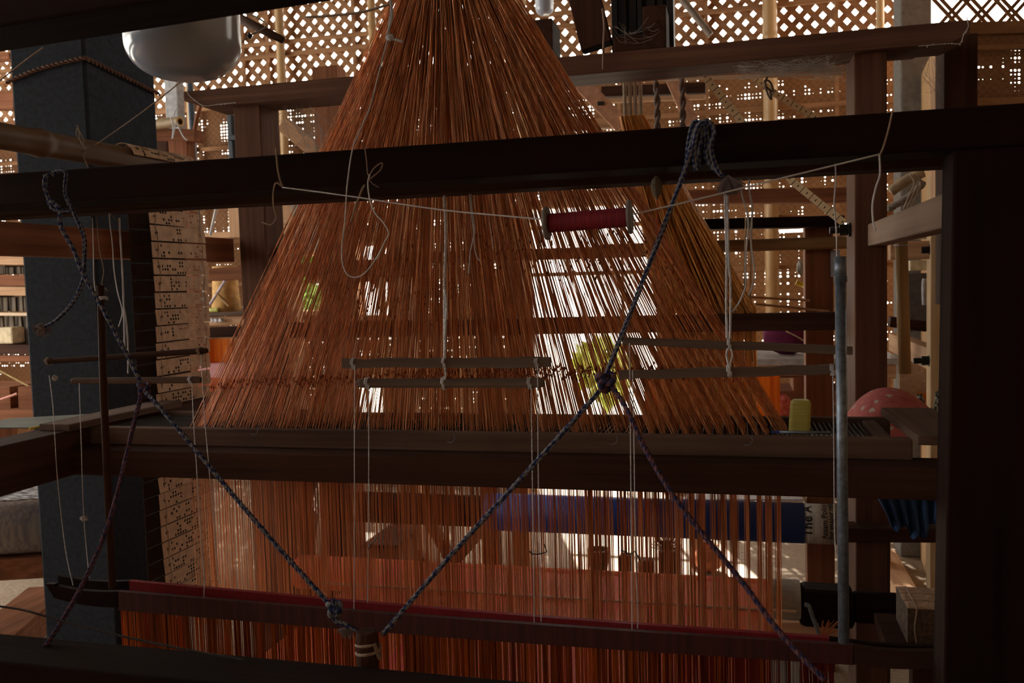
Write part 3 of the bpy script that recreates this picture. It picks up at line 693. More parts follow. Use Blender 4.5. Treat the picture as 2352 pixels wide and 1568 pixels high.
# loops of cord on the top beam
cord([(900, 0), (893, 60), (890, 90), (872, 160), (850, 245), (822, 310), (808, 350), (797, 430), (793, 500), (786, 560), (786, 600), (796, 628), (816, 637), (840, 625), (866, 590), (884, 555), (893, 535), (880, 510), (862, 490), (850, 460), (845, 420), (850, 400)], 1.44, 0.0012, 'long grey cord looping down over the left of the orange cords')
cord([(838, 338), (842, 370), (846, 402), (860, 385), (877, 374), (874, 390), (848, 412)], 1.475, 0.0011, 'grey cord tied in a bow on the near top beam', m_twine)
cord([(848, 412), (856, 422), (870, 430)], 1.475, 0.0008, 'frayed tail of the cord bow on the near top beam', m_twine)
cord([(838, 425), (832, 434), (824, 455), (818, 470), (806, 510)], 1.475, 0.0018, 'stubby frayed cord end below the cord bow', m_twine)
cord([(897, 0), (900, 40), (892, 70), (890, 88), (905, 90), (925, 96)], 1.44, 0.0022, 'knotted white cord at the top left of the orange cone')
c = P(895, 86, 1.44); tag(MB().ball(c, 0.006, 9, 7, 0.15, (1.3, 1, 1)).build('cord_knot', m_white), 'white cord knot hanging before the top of the orange cone', 'knot')
cord([(634, 338), (637, 380), (643, 412), (650, 428)], 1.475, 0.0018, 'tan cord wrapped over the near top beam at left', m_twine)
cord([(648, 428), (634, 420), (628, 440), (628, 470), (634, 500), (622, 516), (602, 510)], 1.46, 0.0014, 'loose tan cord end curling down below the near top beam', m_twine)
cord([(648, 430), (800, 450), (1000, 480), (1140, 494), (1252, 504)], (1.465, 1.40), 0.0013, 'thin grey string strung from the top beam to the red bobbin', m_white)
cord([(1450, 493), (1600, 458), (1800, 408), (2021, 354)], (1.40, 1.465), 0.0013, 'thin grey string strung from the red bobbin to the right of the top beam', m_white)
cord([(2050, 255), (2040, 300), (2028, 340), (2020, 356)], 1.475, 0.0014, 'tan string tied over the right of the near top beam', m_twine)
cord([(2020, 356), (2021, 400), (2012, 430), (2004, 470), (2006, 510), (2012, 530)], 1.465, 0.0014, 'grey string tail hanging over the right rear post', m_white)
cord([(1918, 372), (1920, 410), (1916, 470), (1921, 530), (1922, 592)], 1.62, 0.0013, 'pale string from the top beam to the steel pipe')
cord([(1508, 430), (1510, 500), (1512, 620)], 1.66, 0.0006, 'very thin red thread hanging from the top beam near the bobbin', plain('red_thread', (0.4, 0.03, 0.03)))
tag(MB().lathe(P(1508, 428, 1.65), [(0.001, -0.024), (0.008, -0.012), (0.011, 0), (0.008, 0.012), (0.001, 0.02)], 10).build('pod', plain('dull_seed_pod', (0.16, 0.13, 0.10), 0.8)), 'small dull pod-shaped weight hanging under the top beam', 'weight')
# ---------------- bobbin
bo = thing('bobbin', P(1350, 512, 1.40), 'dark red thread bobbin with grey end discs strung across the orange cords', 'bobbin')
a, b = P(1256, 513, 1.40), P(1447, 498, 1.40); d = (b-a).normalized(); L = (b-a).length; m_ = mpp(a)
m_redthr = threadmat('wine_red_thread', (0.14, 0.008, 0.02), (0.30, 0.02, 0.04), 0.1, 0.6, 900, (1, 0.02, 0.02))
pr = [(0.001, 0.0)]+[(22*m_*(1+0.02*math.sin(i*2.1)), L*(0.03+0.94*i/24)) for i in range(25)]+[(0.001, L)]
MB().lathe(a, pr, 28, d).build('wound_thread', m_redthr, bo, smooth=True)
m_disc = plain('grey_bobbin_plastic', (0.16, 0.15, 0.15), 0.5, 0.4)
for c in (a, b): MB().lathe(c, [(0.004, -0.003), (37*m_, -0.0035), (38.5*m_, -0.001), (38.5*m_, 0.001), (37*m_, 0.003), (0.004, 0.004)], 32, d).build('end_disc', m_disc, bo)
# ---------------- steel pipe with band
pp = thing('steel_pipe', P(1938, 1460, 1.60), 'upright galvanised steel pipe in front of the right rear post', 'pipe')
a, b = P(1930, 589, 1.6), P(1938, 1475, 1.6); m_ = mpp(a)
MB().tube([a, a.lerp(b, 0.055)], 13.2*m_, 20).build('sleeve', m_metal, pp, smooth=True)
MB().tube([a.lerp(b, 0.05), b], 12.4*m_, 20).build('tube', m_metal, pp, smooth=True)
for k in range(3): q = a.lerp(b, 0.052+k*0.005); MB().tube([q+Vector((math.cos(i*.5236), math.sin(i*.5236), 0))*14.0*m_ for i in range(12)], 0.0012, 5, closed=True).build('wire_band', m_metal, pp)
# left upright stick
o = MB().tube([P(231, 655, 1.6), P(238, 900, 1.6), P(258, 1350, 1.6)], [8.5*mpp(P(231, 655, 1.6)), 0.0078, 0.0075], 12).build('upright_rod', W['brownz'], smooth=True); tag(o, 'thin upright brown wooden rod standing before the dark pillar', 'rod')
q = P(232, 689, 1.59); tag(MB().tube([q+Vector((math.cos(i*.5)*0.0085, math.sin(i*.5)*0.0085+0.008, i*0.0002)) for i in range(38)], 0.0010, 5).build('binding', m_white), 'white cord binding near the top of the upright brown rod', 'binding')
# ---------------- blue and white ropes
RB = 0.0042
def rp(pts, Y, lab, mat=m_blue, r=RB): return cord(pts, Y, r, lab, mat, 'rope', 'rope', 0.026, 3, 6)
rp([(1600, 288), (1590, 330), (1578, 375), (1540, 480), (1490, 610), (1440, 740), (1390, 865)], (1.47, 1.40), 'blue-flecked white rope slanting down from the top beam to the centre knot')
rp([(1578, 380), (1582, 330), (1590, 288), (1600, 278), (1612, 300), (1606, 345), (1602, 392)], 1.468, 'left turn of blue-flecked rope wrapped on the near top beam')
rp([(1600, 392), (1594, 340), (1604, 290), (1624, 278), (1640, 300), (1632, 340), (1645, 385), (1660, 405)], 1.455, 'right turn of blue-flecked rope wrapped on the near top beam')
rp([(1618, 280), (1624, 320), (1622, 360), (1640, 388), (1668, 405)], 1.468, 'end of blue-flecked rope running to the frayed tassel')
def tassel(px, py, Y, L, n, label, spread=0.5, dirv=(0, 0, -1)):
    c = P(px, py, Y); mb = MB(); dv = Vector(dirv)
    for i in range(n):
        e = (dv+Vector((random.gauss(0, spread), random.gauss(0, spread*0.6), random.gauss(0, spread*0.4)))).normalized()*L*random.uniform(0.7, 1.1)
        mb.thread(c, c+e, 0.0006)
    return tag(mb.build('rope_tassel', m_web_d), label, 'tassel')
m_web_d = plain('frayed_rope_fibre', (0.20, 0.17, 0.19), 1.0, 0.0)
tassel(1672, 402, 1.45, 0.030, 420, 'frayed grey tassel at the rope end under the top beam at right', 0.45, (0.15, 0, -1))
def knot(px, py, Y, r, label, mat=m_maroonrope):
    c = P(px, py, Y); mb = MB(); pts = []
    for i in range(60):
        t = i/60*2*math.pi; pts.append(c+Vector(((math.sin(t)+2*math.sin(2*t))*r*0.33, -math.sin(3*t)*r*0.45, (math.cos(t)-2*math.cos(2*t))*r*0.33)))
    mb.tube(pts+[pts[0]], r*0.34, 7); mb.ball(c, r*0.62, 8, 6, 0.1)
    return tag(mb.build('rope_knot', mat, smooth=True), label, 'knot')
knot(1391, 875, 1.395, 0.015, 'maroon and white rope knot where three ropes meet at the centre')
rp([(1384, 890), (1300, 985), (1200, 1095), (1040, 1270), (940, 1385), (878, 1458)], (1.395, 1.28), 'blue rope slanting down left from the centre knot to the wooden peg')
rp([(1405, 886), (1440, 940), (1490, 1045), (1570, 1170), (1700, 1330), (1790, 1450), (1900, 1568)], (1.395, 1.2), 'maroon rope slanting down right from the centre knot', m_maroonrope)
rp([(125, 402), (112, 400), (102, 420), (112, 455), (135, 478), (140, 520), (170, 575), (190, 625), (250, 735), (300, 830), (328, 888)], (1.47, 1.42), 'blue-flecked rope from the left of the top beam down to the left knot')
rp([(118, 398), (150, 394), (150, 440), (165, 480), (192, 540), (194, 590), (192, 640), (170, 690), (130, 735), (100, 752)], (1.475, 1.44), 'blue-flecked rope end curling down left to a tuft over the pillar')
rp([(104, 400), (108, 440), (118, 476), (140, 484), (168, 482)], 1.475, 'blue-flecked rope wrapped round the left of the top beam')
tag(MB().ball(P(95, 757, 1.44), 0.012, 12, 9, 0.10, (1, 0.8, 1.05)).build('rope_tuft', m_web_d), 'round grey tuft core at the rope end over the dark pillar', 'tassel')
tassel(98, 754, 1.44, 0.017, 260, 'round frayed tuft at the rope end over the dark pillar', 0.9, (-0.6, 0, -0.3))
knot(331, 892, 1.415, 0.012, 'reddish rope knot at left in front of the punched cards')
rp([(335, 900), (380, 950), (460, 1045), (560, 1165), (660, 1280), (755, 1385)], (1.41, 1.30), 'dark blue rope slanting down right from the left knot')
rp([(326, 902), (306, 980), (280, 1090), (250, 1200), (205, 1310), (140, 1430), (60, 1545)], (1.41, 1.2), 'dim maroon rope slanting down left from the left knot', m_maroonrope)
knot(768, 1398, 1.29, 0.013, 'dark rope knot above the bottom beam left of the wooden peg', m_blue)
rp([(765, 1375), (772, 1400), (770, 1425), (790, 1432), (822, 1450)], 1.285, 'short rope tying the lower knot to the wooden peg')
tassel(800, 1440, 1.285, 0.018, 120, 'frayed tuft of rope beside the wooden peg', 0.5, (-0.5, 0, -0.6))
pg = thing('wooden_peg', P(846, 1568, 1.27), 'short dark upright wooden peg bound with string at the bottom edge', 'peg')
a = P(842, 1448, 1.27); b = P(848, 1660, 1.27); m_ = mpp(a); MB().tube([a, a.lerp(b, 0.1), b], [24*m_, 27*m_, 22*m_], 10).build('shaft', W['brownz'], pg, bevel=0.002)
c = P(846, 1490, 1.27); mb = MB(); mb.tube([c+Vector((math.cos(i*.5)*28*m_, math.sin(i*.5)*28*m_, (i % 25-12)*0.0011)) for i in range(76)], 0.0022, 6); mb.build('binding', m_twine, pg)
# ---------------- heddle bars wound with red thread, and the curtain below
m_redbar = threadmat('crimson_thread_winding', (0.16, 0.008, 0.012), (0.36, 0.02, 0.03), 0.15, 0.6, 700, (1, 0.02, 0.02))
m_dredbar = threadmat('maroon_brown_winding', (0.045, 0.008, 0.008), (0.085, 0.016, 0.014), 0.15, 0.6, 60, (1, 0.02, 0.02))
def lath(p0, p1, h0, h1, Y, name, mat, parent, dep=0.012, n=14):
    mb = MB()
    for i in range(n+1):
        f = i/n; q = P(p0[0]+(p1[0]-p0[0])*f, p0[1]+(p1[1]-p0[1])*f+6*math.sin(math.pi*f), Y); hh = (h0+(h1-h0)*f)*mpp(q)
        mb.v += [q+Vector((0, -dep/2, -hh)), q+Vector((0, dep/2, -hh)), q+Vector((0, dep/2, 0)), q+Vector((0, -dep/2, 0))]
    for i in range(n):
        for k in range(4): k2 = (k+1) % 4; mb.face((i*4+k, i*4+4+k, i*4+4+k2, i*4+k2))
    mb.face([0, 1, 2, 3]); mb.face([n*4+3, n*4+2, n*4+1, n*4])
    return mb.build(name, mat, parent)
b1 = thing('heddle_bar', P(1000, 1400, 1.66), 'rear heddle bar wound with crimson thread below the upright orange cords', 'heddle bar')
lath((137, 1320), (300, 1332), 28, 28, 1.66, 'bare_end', W['darkx'], b1)
lath((298, 1332), (1905, 1462), 30, 24, 1.66, 'thread_winding', m_redbar, b1)
lath((1903, 1462), (2145, 1480), 22, 20, 1.66, 'bare_end', W['darkx'], b1)
b2 = thing('heddle_bar', P(1000, 1440, 1.62), 'front heddle bar wound with maroon thread carrying the red-orange yarn curtain', 'heddle bar')
lath((125, 1341), (275, 1356), 30, 38, 1.62, 'bare_end', W['darkx'], b2)
lath((273, 1356), (1960, 1479), 44, 46, 1.62, 'thread_winding', m_dredbar, b2)
lath((1958, 1479), (2150, 1490), 44, 42, 1.62, 'bare_end', W['brownx'], b2)
MB().prism([P(125, 1341, 1.614), P(104, 1341, 1.614), P(122, 1368, 1.614)], (0, 0.012, 0)).build('pointed_tip', W['darkx'], b2)
m_curt = threadmat('red_orange_yarn', (0.38, 0.085, 0.015), (0.72, 0.20, 0.03), 0.5, 0.6, 40, (1, 1, 0.05))
m_curt2 = threadmat('crimson_yarn', (0.20, 0.018, 0.014), (0.38, 0.04, 0.03), 0.45, 0.6, 40, (1, 1, 0.05))
mb = MB(); mb2 = MB(); mb3 = MB()
for i in range(1500):
    f = random.random(); px = 275+(1912-275)*f
    if 1770 < px < 1838 and random.random() < 0.7: tgt = mb3
    elif px > 1500 and random.random() < 0.85*min(1, (px-1400)/250) or px > 1838: tgt = mb2
    elif px < 320 and random.random() < 0.0: tgt = mb2
    else: tgt = mb2 if random.random() < 0.12 else mb
    py = 1380+(1500-1380)*(px-275)/(1900-275)
    y_ = 1.62+random.uniform(-0.004, 0.008)
    a = P(px, py+12, y_); b = Vector((a.x+random.uniform(-.004, .004)+0.012*(px > 1838), a.y, a.z-0.34)); tgt.thread(a, b, random.choice((0.0009, 0.0012, 0.0014)))
tag(mb.build('yarn_curtain', m_curt), 'orange-red curtain of yarn hanging from the front heddle bar', 'yarn', kind='stuff')
tag(mb2.build('crimson_yarn', m_curt2), 'crimson yarn mixed into the right end of the hanging yarn curtain', 'yarn', kind='stuff')
tag(mb3.build('pale_yarn', threadmat('pale_grey_yarn', (0.35, 0.33, 0.33), (0.6, 0.58, 0.58), 0.4)), 'pale grey stripe of yarn near the right end of the curtain', 'yarn', kind='stuff')
# ---------------- hanging LED bulbs
def bulb(c, r, h, label):
    t = thing('light_bulb', c+Vector((0, 0, 0)), label, 'light bulb'); c = Vector(c)
    pr = [(0.001, 0)]+[(r*math.sin(math.pi/2*k/10)**0.75, h*0.34*(1-math.cos(math.pi/2*k/10))) for k in range(1, 11)]+[(r*1.0, h*0.7), (r*0.99, h)]
    MB().lathe(c, pr, 40).build('diffuser', m_lampwhite, t, smooth=True)
    MB().lathe(c+Vector((0, 0, h)), [(r*0.99, 0), (r*0.9, 0.02), (r*0.45, 0.035), (r*0.3, 0.04), (r*0.3, 0.07)], 24).build('cap', m_metal, t, smooth=True)
    MB().tube([c+Vector((0, 0, h+0.06)), Vector((c.x, c.y, ZR-0.2))], 0.003, 6).build('flex', m_black, t)
c = P(425, 180, 1.45); c.z = P(430, 182, 1.45).z; bulb(c, 128*mpp(c), 0.19, 'large white unlit bulb hanging at the top left behind the near beam')
c = P(1251, 36, 4.4); bulb(c, 21*mpp(c), 0.12, 'small white unlit bulb hanging far off near the lattice')
# ---------------- punched cards over a bamboo pole
XC = -1.61
a = PX(-60, 290, XC-0.03); b = PX(330, 365, XC-0.03); d = b-a
q0 = PX(0, 312, XC-0.02); q1 = PX(335, 372, XC-0.02); dd = (q1-q0)/(q1.y-q0.y)
bamboo('bamboo_pole', q0-dd*0.6, q1+dd*0.55, 0.031, 'thick brown bamboo pole at left carrying the chain of punched cards', mat=wood('brown_bamboo', (0.06, 0.026, 0.010), (0.15, 0.075, 0.026), 'y', 0.45, 0.5, 0.2), nodes=0.45)
ch = thing('card_chain', (XC, 2.3, 0.6), 'long hanging chain of brown punched pattern cards laced together at left', 'punched cards')
ztop = PX(400, 372, XC).z; zend = PX(455, 1385, XC).z; pitch = 0.0480; y0 = PX(337, 560, XC).y; y1 = PX(462, 560, XC).y
random.seed(5)
def cardbox(z0, z1, yy0, yy1, xoff, tilt=0.0, out=0.0):
    mb = MB(); th = 0.0012; o = out
    return mb.hexa([(XC+xoff+o, yy0, z0), (XC+xoff+o+th, yy0, z0), (XC+xoff+o+th, yy1, z0+tilt), (XC+xoff+o, yy1, z0+tilt), (XC+xoff, yy0, z1), (XC+xoff+th, yy0, z1), (XC+xoff+th, yy1, z1+tilt), (XC+xoff, yy1, z1+tilt)])
z = ztop; k = 0; strings = []
while z > zend:
    f = (ztop-z)/(ztop-zend); sw = 0.012*math.sin(f*7)+0.01*f
    o = cardbox(z-pitch*0.91, z, y0+sw, y1+sw, 0.006*math.sin(f*5), random.uniform(-.002, .002), random.uniform(0.001, 0.005)).build('punched_card', m_card, ch)
    strings.append((y0+sw, y1+sw, z, 0.006*math.sin(f*5))); z -= pitch; k += 1
# two cards bending over the pole
q = q0+dd*(y0+0.09-q0.y)
for (aa, bb) in ((10, 75), (80, 140)):
    mb = MB(); R_ = 0.040
    kb = len(mb.v); N = 5
    for i in range(N+1):
        an = math.radians(aa+(bb-aa)*i/N)
        for yy in (y0-0.06, y1-0.03):
            zc = (q0+dd*(yy-q0.y)); mb.v.append(Vector((zc.x+R_*math.cos(an), yy, zc.z+R_*math.sin(an))))
    for i in range(N): mb.face((kb+i*2, kb+i*2+1, kb+i*2+3, kb+i*2+2), [(0, i/N), (1, i/N), (1, (i+1)/N), (0, (i+1)/N)])
    mb.build('punched_card', m_card, ch, solid=0.0012)
mb = MB()
for yy in (0.010, 0.115):
    mb.tube([Vector((XC+s[3]+0.006+0.003*((i % 2)*2-1), s[0]+yy*(s[1]-s[0])/0.125*0.98, s[2])) for i, s in enumerate(strings)], 0.0011, 5)
mb.build('lacing', m_twine, ch)
m_shadecard = plain('shaded_card', (0.045, 0.028, 0.022), 0.9, 0.1)
# the return strand of the chain behind, its shade put into a darker colour
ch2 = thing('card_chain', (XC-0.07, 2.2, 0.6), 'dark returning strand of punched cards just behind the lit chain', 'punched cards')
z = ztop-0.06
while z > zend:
    MB().box(XC-0.040, XC-0.038, y0-0.022, y1-0.03, z-pitch*0.93, z).build('punched_card', m_shadecard, ch2); z -= pitch
# string from the pole to upper right and another to the left
cord([(193, 330), (185, 345), (200, 345), (320, 262), (420, 184)], (2.0, 1.9), 0.0018, 'knobbly twine running from the bamboo pole up to the white bulb', m_twine, twist=0.01, strands=2)
cord([(0, 185), (50, 145), (100, 108)], 1.9, 0.0022, 'doubled twine crossing the top left corner', m_twine, twist=0.01, strands=2)
cord([(175, 290), (180, 292), (186, 330), (193, 322), (178, 295), (176, 310), (190, 330), (196, 345), (192, 360), (205, 388)], 1.72, 0.0013, 'twine tied in a bow round the bamboo pole', m_twine)
# sheet of laminated paper at left on the side rail
zz = zl+0.112; pq = ((-80, 985), (68, 984), (238, 951), (20, 963))
o = MB().hexa([*[PZ(*q, zz) for q in pq], *[PZ(*q, zz)+Vector((0, 0, 0.003)) for q in pq]]).build('paper_sheet', plain('creased_grey_paper', (0.13, 0.13, 0.11), 0.6, 0.3, 0.25, 12)); tag(o, 'creased grey sheet with a yellow edge lying left of the comber board', 'paper')
MBY = MB().bar(PZ(68, 984, zz+0.002), PZ(238, 951, zz+0.002), 0.005, 0.005); o2 = MBY.build('yellow_edge', plain('yellow_tape', (0.5, 0.42, 0.04)), None); o2.parent = o; o2.location -= o.location
# ================================================================ the looms and things behind
def hb(px0, py0, px1, py1, hpx, Y, dep, name, mat, parent, bevel=0.003):   # bar between two top-edge pixels on plane Y
    a = P(px0, py0, Y); b = P(px1, py1, Y); m_ = mpp((a+b)/2); h = hpx*m_
    off = Vector((0, dep/2, -h/2)); return MB().bar(a+off, b+off, dep, h).build(name, mat, parent, bevel=bevel)
def vb(px0, px1, py0, py1, Y, dep, name, mat, parent, bevel=0.003, floor=False):   # upright
    c = (py0+py1)/2; x0 = P(px0, c, Y).x; x1 = P(px1, c, Y).x; z1 = P((px0+px1)/2, py0, Y).z; z0 = 0.0 if floor else P((px0+px1)/2, py1, Y).z
    return MB().box(x0, x1, Y, Y+dep, z0, z1).build(name, mat, parent, bevel=bevel)
def yb(px0, py0, px1, py1, hpx, X, wd, name, mat, parent):   # bar running away from the camera at X, top-edge pixels
    a = PX(px0, py0, X); b = PX(px1, py1, X); h = hpx*mpp(a); off = Vector((0, 0, -h/2)); return MB().bar(a+off, b+off, wd, h).build(name, mat, parent, bevel=0.003)
# ---- jacquard head standing on the rear top beam
jh = thing('pattern_machine', P(1400, 60, 3.0), 'dark jacquard machine blocks and black bars standing on the rear top beam', 'machine')
zb_ = zbt+0.002
def onbeam(px0, px1, pytop, Y, dep, name, mat):
    x0, x1 = P(px0, 60, Y).x, P(px1, 60, Y).x; return MB().box(x0, x1, Y, Y+dep, zb_, P((px0+px1)/2, pytop, Y).z).build(name, mat, jh, bevel=0.003)
onbeam(1213, 1268, 44, YB-0.02, 0.13, 'block', W['browny'])
onbeam(1476, 1530, 12, YB-0.02, 0.13, 'block', W['browny'])
MB().bar(P(1330, -60, YB+0.03), P(1372, 110, YB+0.03), 0.06, 0.095, (1, 0, 0)).build('leaning_brace', W['brownz'], jh, bevel=0.003)
onbeam(1408, 1530, 78, YB-0.01, 0.14, 'base_plank', W['brownx'])
x0 = P(1406, 40, YB+0.16).x; x1 = P(1548, 40, YB+0.16).x
for k, (u0, u1) in enumerate(((0, .10), (.13, .24), (.27, .40), (.43, .50), (.56, .70), (.74, .84), (.9, 1.0))):
    MB().box(x0+(x1-x0)*u0, x0+(x1-x0)*u1, YB+0.14+0.01*(k % 3), YB+0.17+0.01*(k % 3), zb_, zb_+0.5).build('black_plate', m_black, jh, bevel=0.002)
MB().box(x0, x1, YB+0.18, YB+0.2, zb_, zb_+0.5).build('back_plate', m_black, jh)
cord([(1384, 20), (1388, 60), (1386, 100), (1385, 158)], YB-0.04, 0.0035, 'dusty string hanging over the rear top beam', plain('dusty_string', (0.22, 0.15, 0.13), 1.0))
for (px0, py0, px1, py1, lab) in ((1505, 165, 1510, 300, 'twisted brown rope hanging under the rear top beam, left of two'), (1565, 165, 1568, 300, 'twisted brown rope hanging under the rear top beam, right of two')):
    cord([(px0, py0), ((px0+px1)/2+2, (py0+py1)/2), (px1, py1)], 3.15, 0.012, lab, plain('twisted_dusty_rope', (0.20, 0.16, 0.15), 0.95), 'rope', 'rope', 0.09, 2)
# ---- right-hand loom behind, with its own yellow-brown cords
YD = 3.4
lb = thing('loom_frame', (0.2, YD, 0), 'reddish brown wooden loom standing behind the near loom at right', 'loom')
hb(1556, 436, 1945, 430, 32, YD+0.5, 0.08, 'cross_beam', W['redx'], lb)
hb(1490, 506, 1940, 494, 24, YD, 0.07, 'cross_beam', W['darkx'], lb)
hb(620, 742, 1945, 716, 38, YD-0.2, 0.06, 'breast_beam', W['brownx'], lb)
hb(880, 582, 1560, 560, 26, YD+0.1, 0.06, 'cross_beam', W['redx'], lb)
hb(700, 628, 950, 620, 15, YD+0.3, 0.05, 'cross_beam', W['redx'], lb)
vb(1850, 1915, 506, 1000, YD+0.08, 0.1, 'post', W['redz'], lb, floor=True)
vb(733, 790, 150, 1000, YD+0.6, 0.1, 'post', W['redz'], lb, floor=True)
vb(1522, 1548, 620, 960, YD+0.35, 0.04, 'post', W['redz'], lb)
hb(1250, 165, 1945, 140, 22, YD-0.25, 0.07, 'top_beam', W['tanx'], lb)
hb(1380, 198, 1620, 188, 24, YD+1.0, 0.08, 'cross_beam', W['brownx'], lb)
hb(1380, 226, 1620, 216, 10, YD+0.98, 0.03, 'ledge', W['tanx'], lb)
hb(1240, 288, 1410, 280, 12, YD+0.6, 0.06, 'ledge', W['tanx'], lb)
def slotted(p0, p1, wpx, Y, slots, name):
    a = P(*p0, Y); b = P(*p1, Y); m_ = mpp(a); MB().bar(a, b, 0.035, wpx*m_, Vector((1, 0, 0)) if abs((b-a).x) < abs((b-a).z) else Vector((0, 0, 1))).build(name, plain('peach_planed_wood', (0.58, 0.32, 0.21), 0.7), lb, bevel=0.003)
    for f in slots: q = a.lerp(b, f); MB().box(q.x-7*m_, q.x+7*m_, Y-0.026, Y-0.0176, q.z-4*m_, q.z+4*m_).build('slot', m_black, lb)
slotted((1310, 165), (1430, 290), 36, YD+0.25, (0.25, 0.6), 'slotted_brace')
slotted((1530, 150), (1592, 290), 30, YD+0.25, (0.25,), 'slotted_brace')
bamboo('bamboo_roller', P(1380, 574, YD+0.04), P(1960, 556, YD+0.04), 14*mpp(P(1700, 560, YD)), 'brown horizontal bamboo pole crossing behind the doubled white cord', mat=wood('brown_roller_bamboo', (0.16, 0.085, 0.035), (0.32, 0.19, 0.09), 'x', 0.5), nodes=0.6)
m_yh = threadmat('yellow_brown_cord', (0.60, 0.28, 0.06), (1.0, 0.62, 0.20), 0.5, 0.5, 100, (1, 1, 0.03))
ap = P(1452, 225, YD+0.1); YH = YD-0.11; x0 = P(1512, 720, YH).x; x1 = P(1738, 705, YH).x; zc_ = P(1700, 712, YH).z
mb = MB(); ml = MB(); random.seed(3); n0 = P(1452, 268, YH)
for i in range(1000):
    u = random.random(); b = Vector((x0+(x1-x0)*u, YH+random.uniform(-0.08, 0.08), zc_)); t_ = n0+Vector(((u-0.5)*0.07+random.uniform(-.01, .01), random.uniform(-.03, .03), 0))
    mb.thread(b, t_, 0.0020)
    if random.random() < 0.5: ml.thread(Vector((b.x, b.y, b.z-0.45)), b, 0.0014)
tag(mb.build('harness_cords', m_yh), 'yellow-brown cone of harness cords of the right loom behind', 'cords', kind='stuff')
tag(ml.build('lower_harness_cords', m_yh), 'yellow-brown upright cords hanging below the cone of the right loom behind', 'cords', kind='stuff')
for k, px in enumerate((1434, 1446, 1458, 1470)):
    a = P(px, 178, YH); b = P(px+2, 272, YH); tag(MB().tube([a, b], 0.007, 8).build('cord_bundle', plain('pale_bundle_thread', (0.34, 0.27, 0.2), 0.8)), 'pale bundle of cords feeding the yellow-brown cone, %s of four' % ('leftmost', 'second from left', 'third from left', 'rightmost')[k], 'cord', 'pale cord bundles above the yellow-brown cone')
# orange warp beneath
m_orw = threadmat('orange_warp', (0.75, 0.22, 0.03), (0.95, 0.42, 0.06), 0.4, 0.6, 60, (1, 1, 0.05))
def hang(px0, px1, py0, py1, Y, name, mat, label, cat='warp yarn'):
    a = P(px0, (py0+py1)/2, Y).x; b = P(px1, (py0+py1)/2, Y).x; z1 = P((px0+px1)/2, py0, Y).z; z0 = P((px0+px1)/2, py1, Y).z
    o = MB().box(a, b, Y, Y+0.008, z0, z1).build(name, mat); return tag(o, label, cat)
hang(1480, 1792, 862, 968, YD+0.22, 'orange_warp', m_orw, 'bright orange sheet of warp yarn beyond the right end of the orange cords')
# diagonal straps with dark ticks
def strapmat():
    t = NT('ticked_webbing'); u, v = uvxy(t); s1 = t.math('LESS_THAN', t.math('FRACT', t.math('MULTIPLY', u, 17.0)), 0.07)
    d = t.math('MULTIPLY', t.math('LESS_THAN', t.math('ABSOLUTE', t.math('SUBTRACT', t.math('FRACT', t.math('MULTIPLY', u, 17.0)), 0.55)), 0.05), t.math('LESS_THAN', t.math('ABSOLUTE', t.math('SUBTRACT', v, 0.5)), 0.16))
    k = t.math('MAXIMUM', s1, d); mx = t.n('ShaderNodeMix', data_type='RGBA'); t.l(k, mx.inputs[0]); mx.inputs[6].default_value = (0.80, 0.66, 0.42, 1); mx.inputs[7].default_value = (0.06, 0.035, 0.025, 1)
    return t.done(t.bsdf(mx.outputs[2], 0.8, 0.2))
m_strap = strapmat()
def strap(pts, Y, wpx, label):
    ps = [P(x, y, Y) for x, y in pts]; mb = MB(); L = 0
    for i in range(len(ps)-1):
        a, b = ps[i], ps[i+1]; d = (b-a).normalized(); s_ = Vector((0, -1, 0)).cross(d).normalized()*wpx/2*mpp(a); k = len(mb.v); l2 = L+(b-a).length*1.6
        for o_ in (Vector((0, -0.002, 0)), Vector((0, 0.002, 0))): mb.v += [a-s_+o_, b-s_+o_, b+s_+o_, a+s_+o_]
        mb.face((k, k+1, k+2, k+3), [(L, 0), (l2, 0), (l2, 1), (L, 1)]); mb.face((k+7, k+6, k+5, k+4))
        for q in range(4): q2 = (q+1) % 4; mb.face((k+q, k+4+q, k+4+q2, k+q2))
        L = l2
    return tag(mb.build('ticked_strap', m_strap), label, 'strap')
strap([(1612, 165), (1705, 282), (1822, 418), (1938, 512)], 3.1, 17, 'left cream diagonal strap with dark ticks running down to the bolt on the rear post')
strap([(1700, 155), (1780, 215), (1878, 272), (1935, 320)], 3.3, 15, 'right cream diagonal strap with dark ticks behind the near top beam')
cord([(1765, 170), (1758, 195), (1775, 210), (1770, 190), (1757, 185), (1763, 215), (1772, 228), (1768, 205)], 3.2, 0.0035, 'tangle of thin wire round the right diagonal strap', plain('rusty_wire', (0.12, 0.09, 0.07), 0.6))
bamboo('bamboo_pole', P(1545, -30, 4.6), P(1632, 80, 4.6), 0.017, 'grey slanting bamboo pole above the rear top beam', mat=plain('grey_bamboo', (0.22, 0.18, 0.15), 0.6))
for (p0, p1, l) in (((1718, 682), (1790, 686), 'upper'), ((1735, 698), (1835, 711), 'lower')): tag(MB().bar(P(*p0, YD+0.06), P(p1[0]+70, p1[1]+4, YD+0.06), 0.02, 0.008).build('thin_lath', W['tanx']), '%s of two thin peach laths above the breast beam of the right loom behind' % l, 'lath')
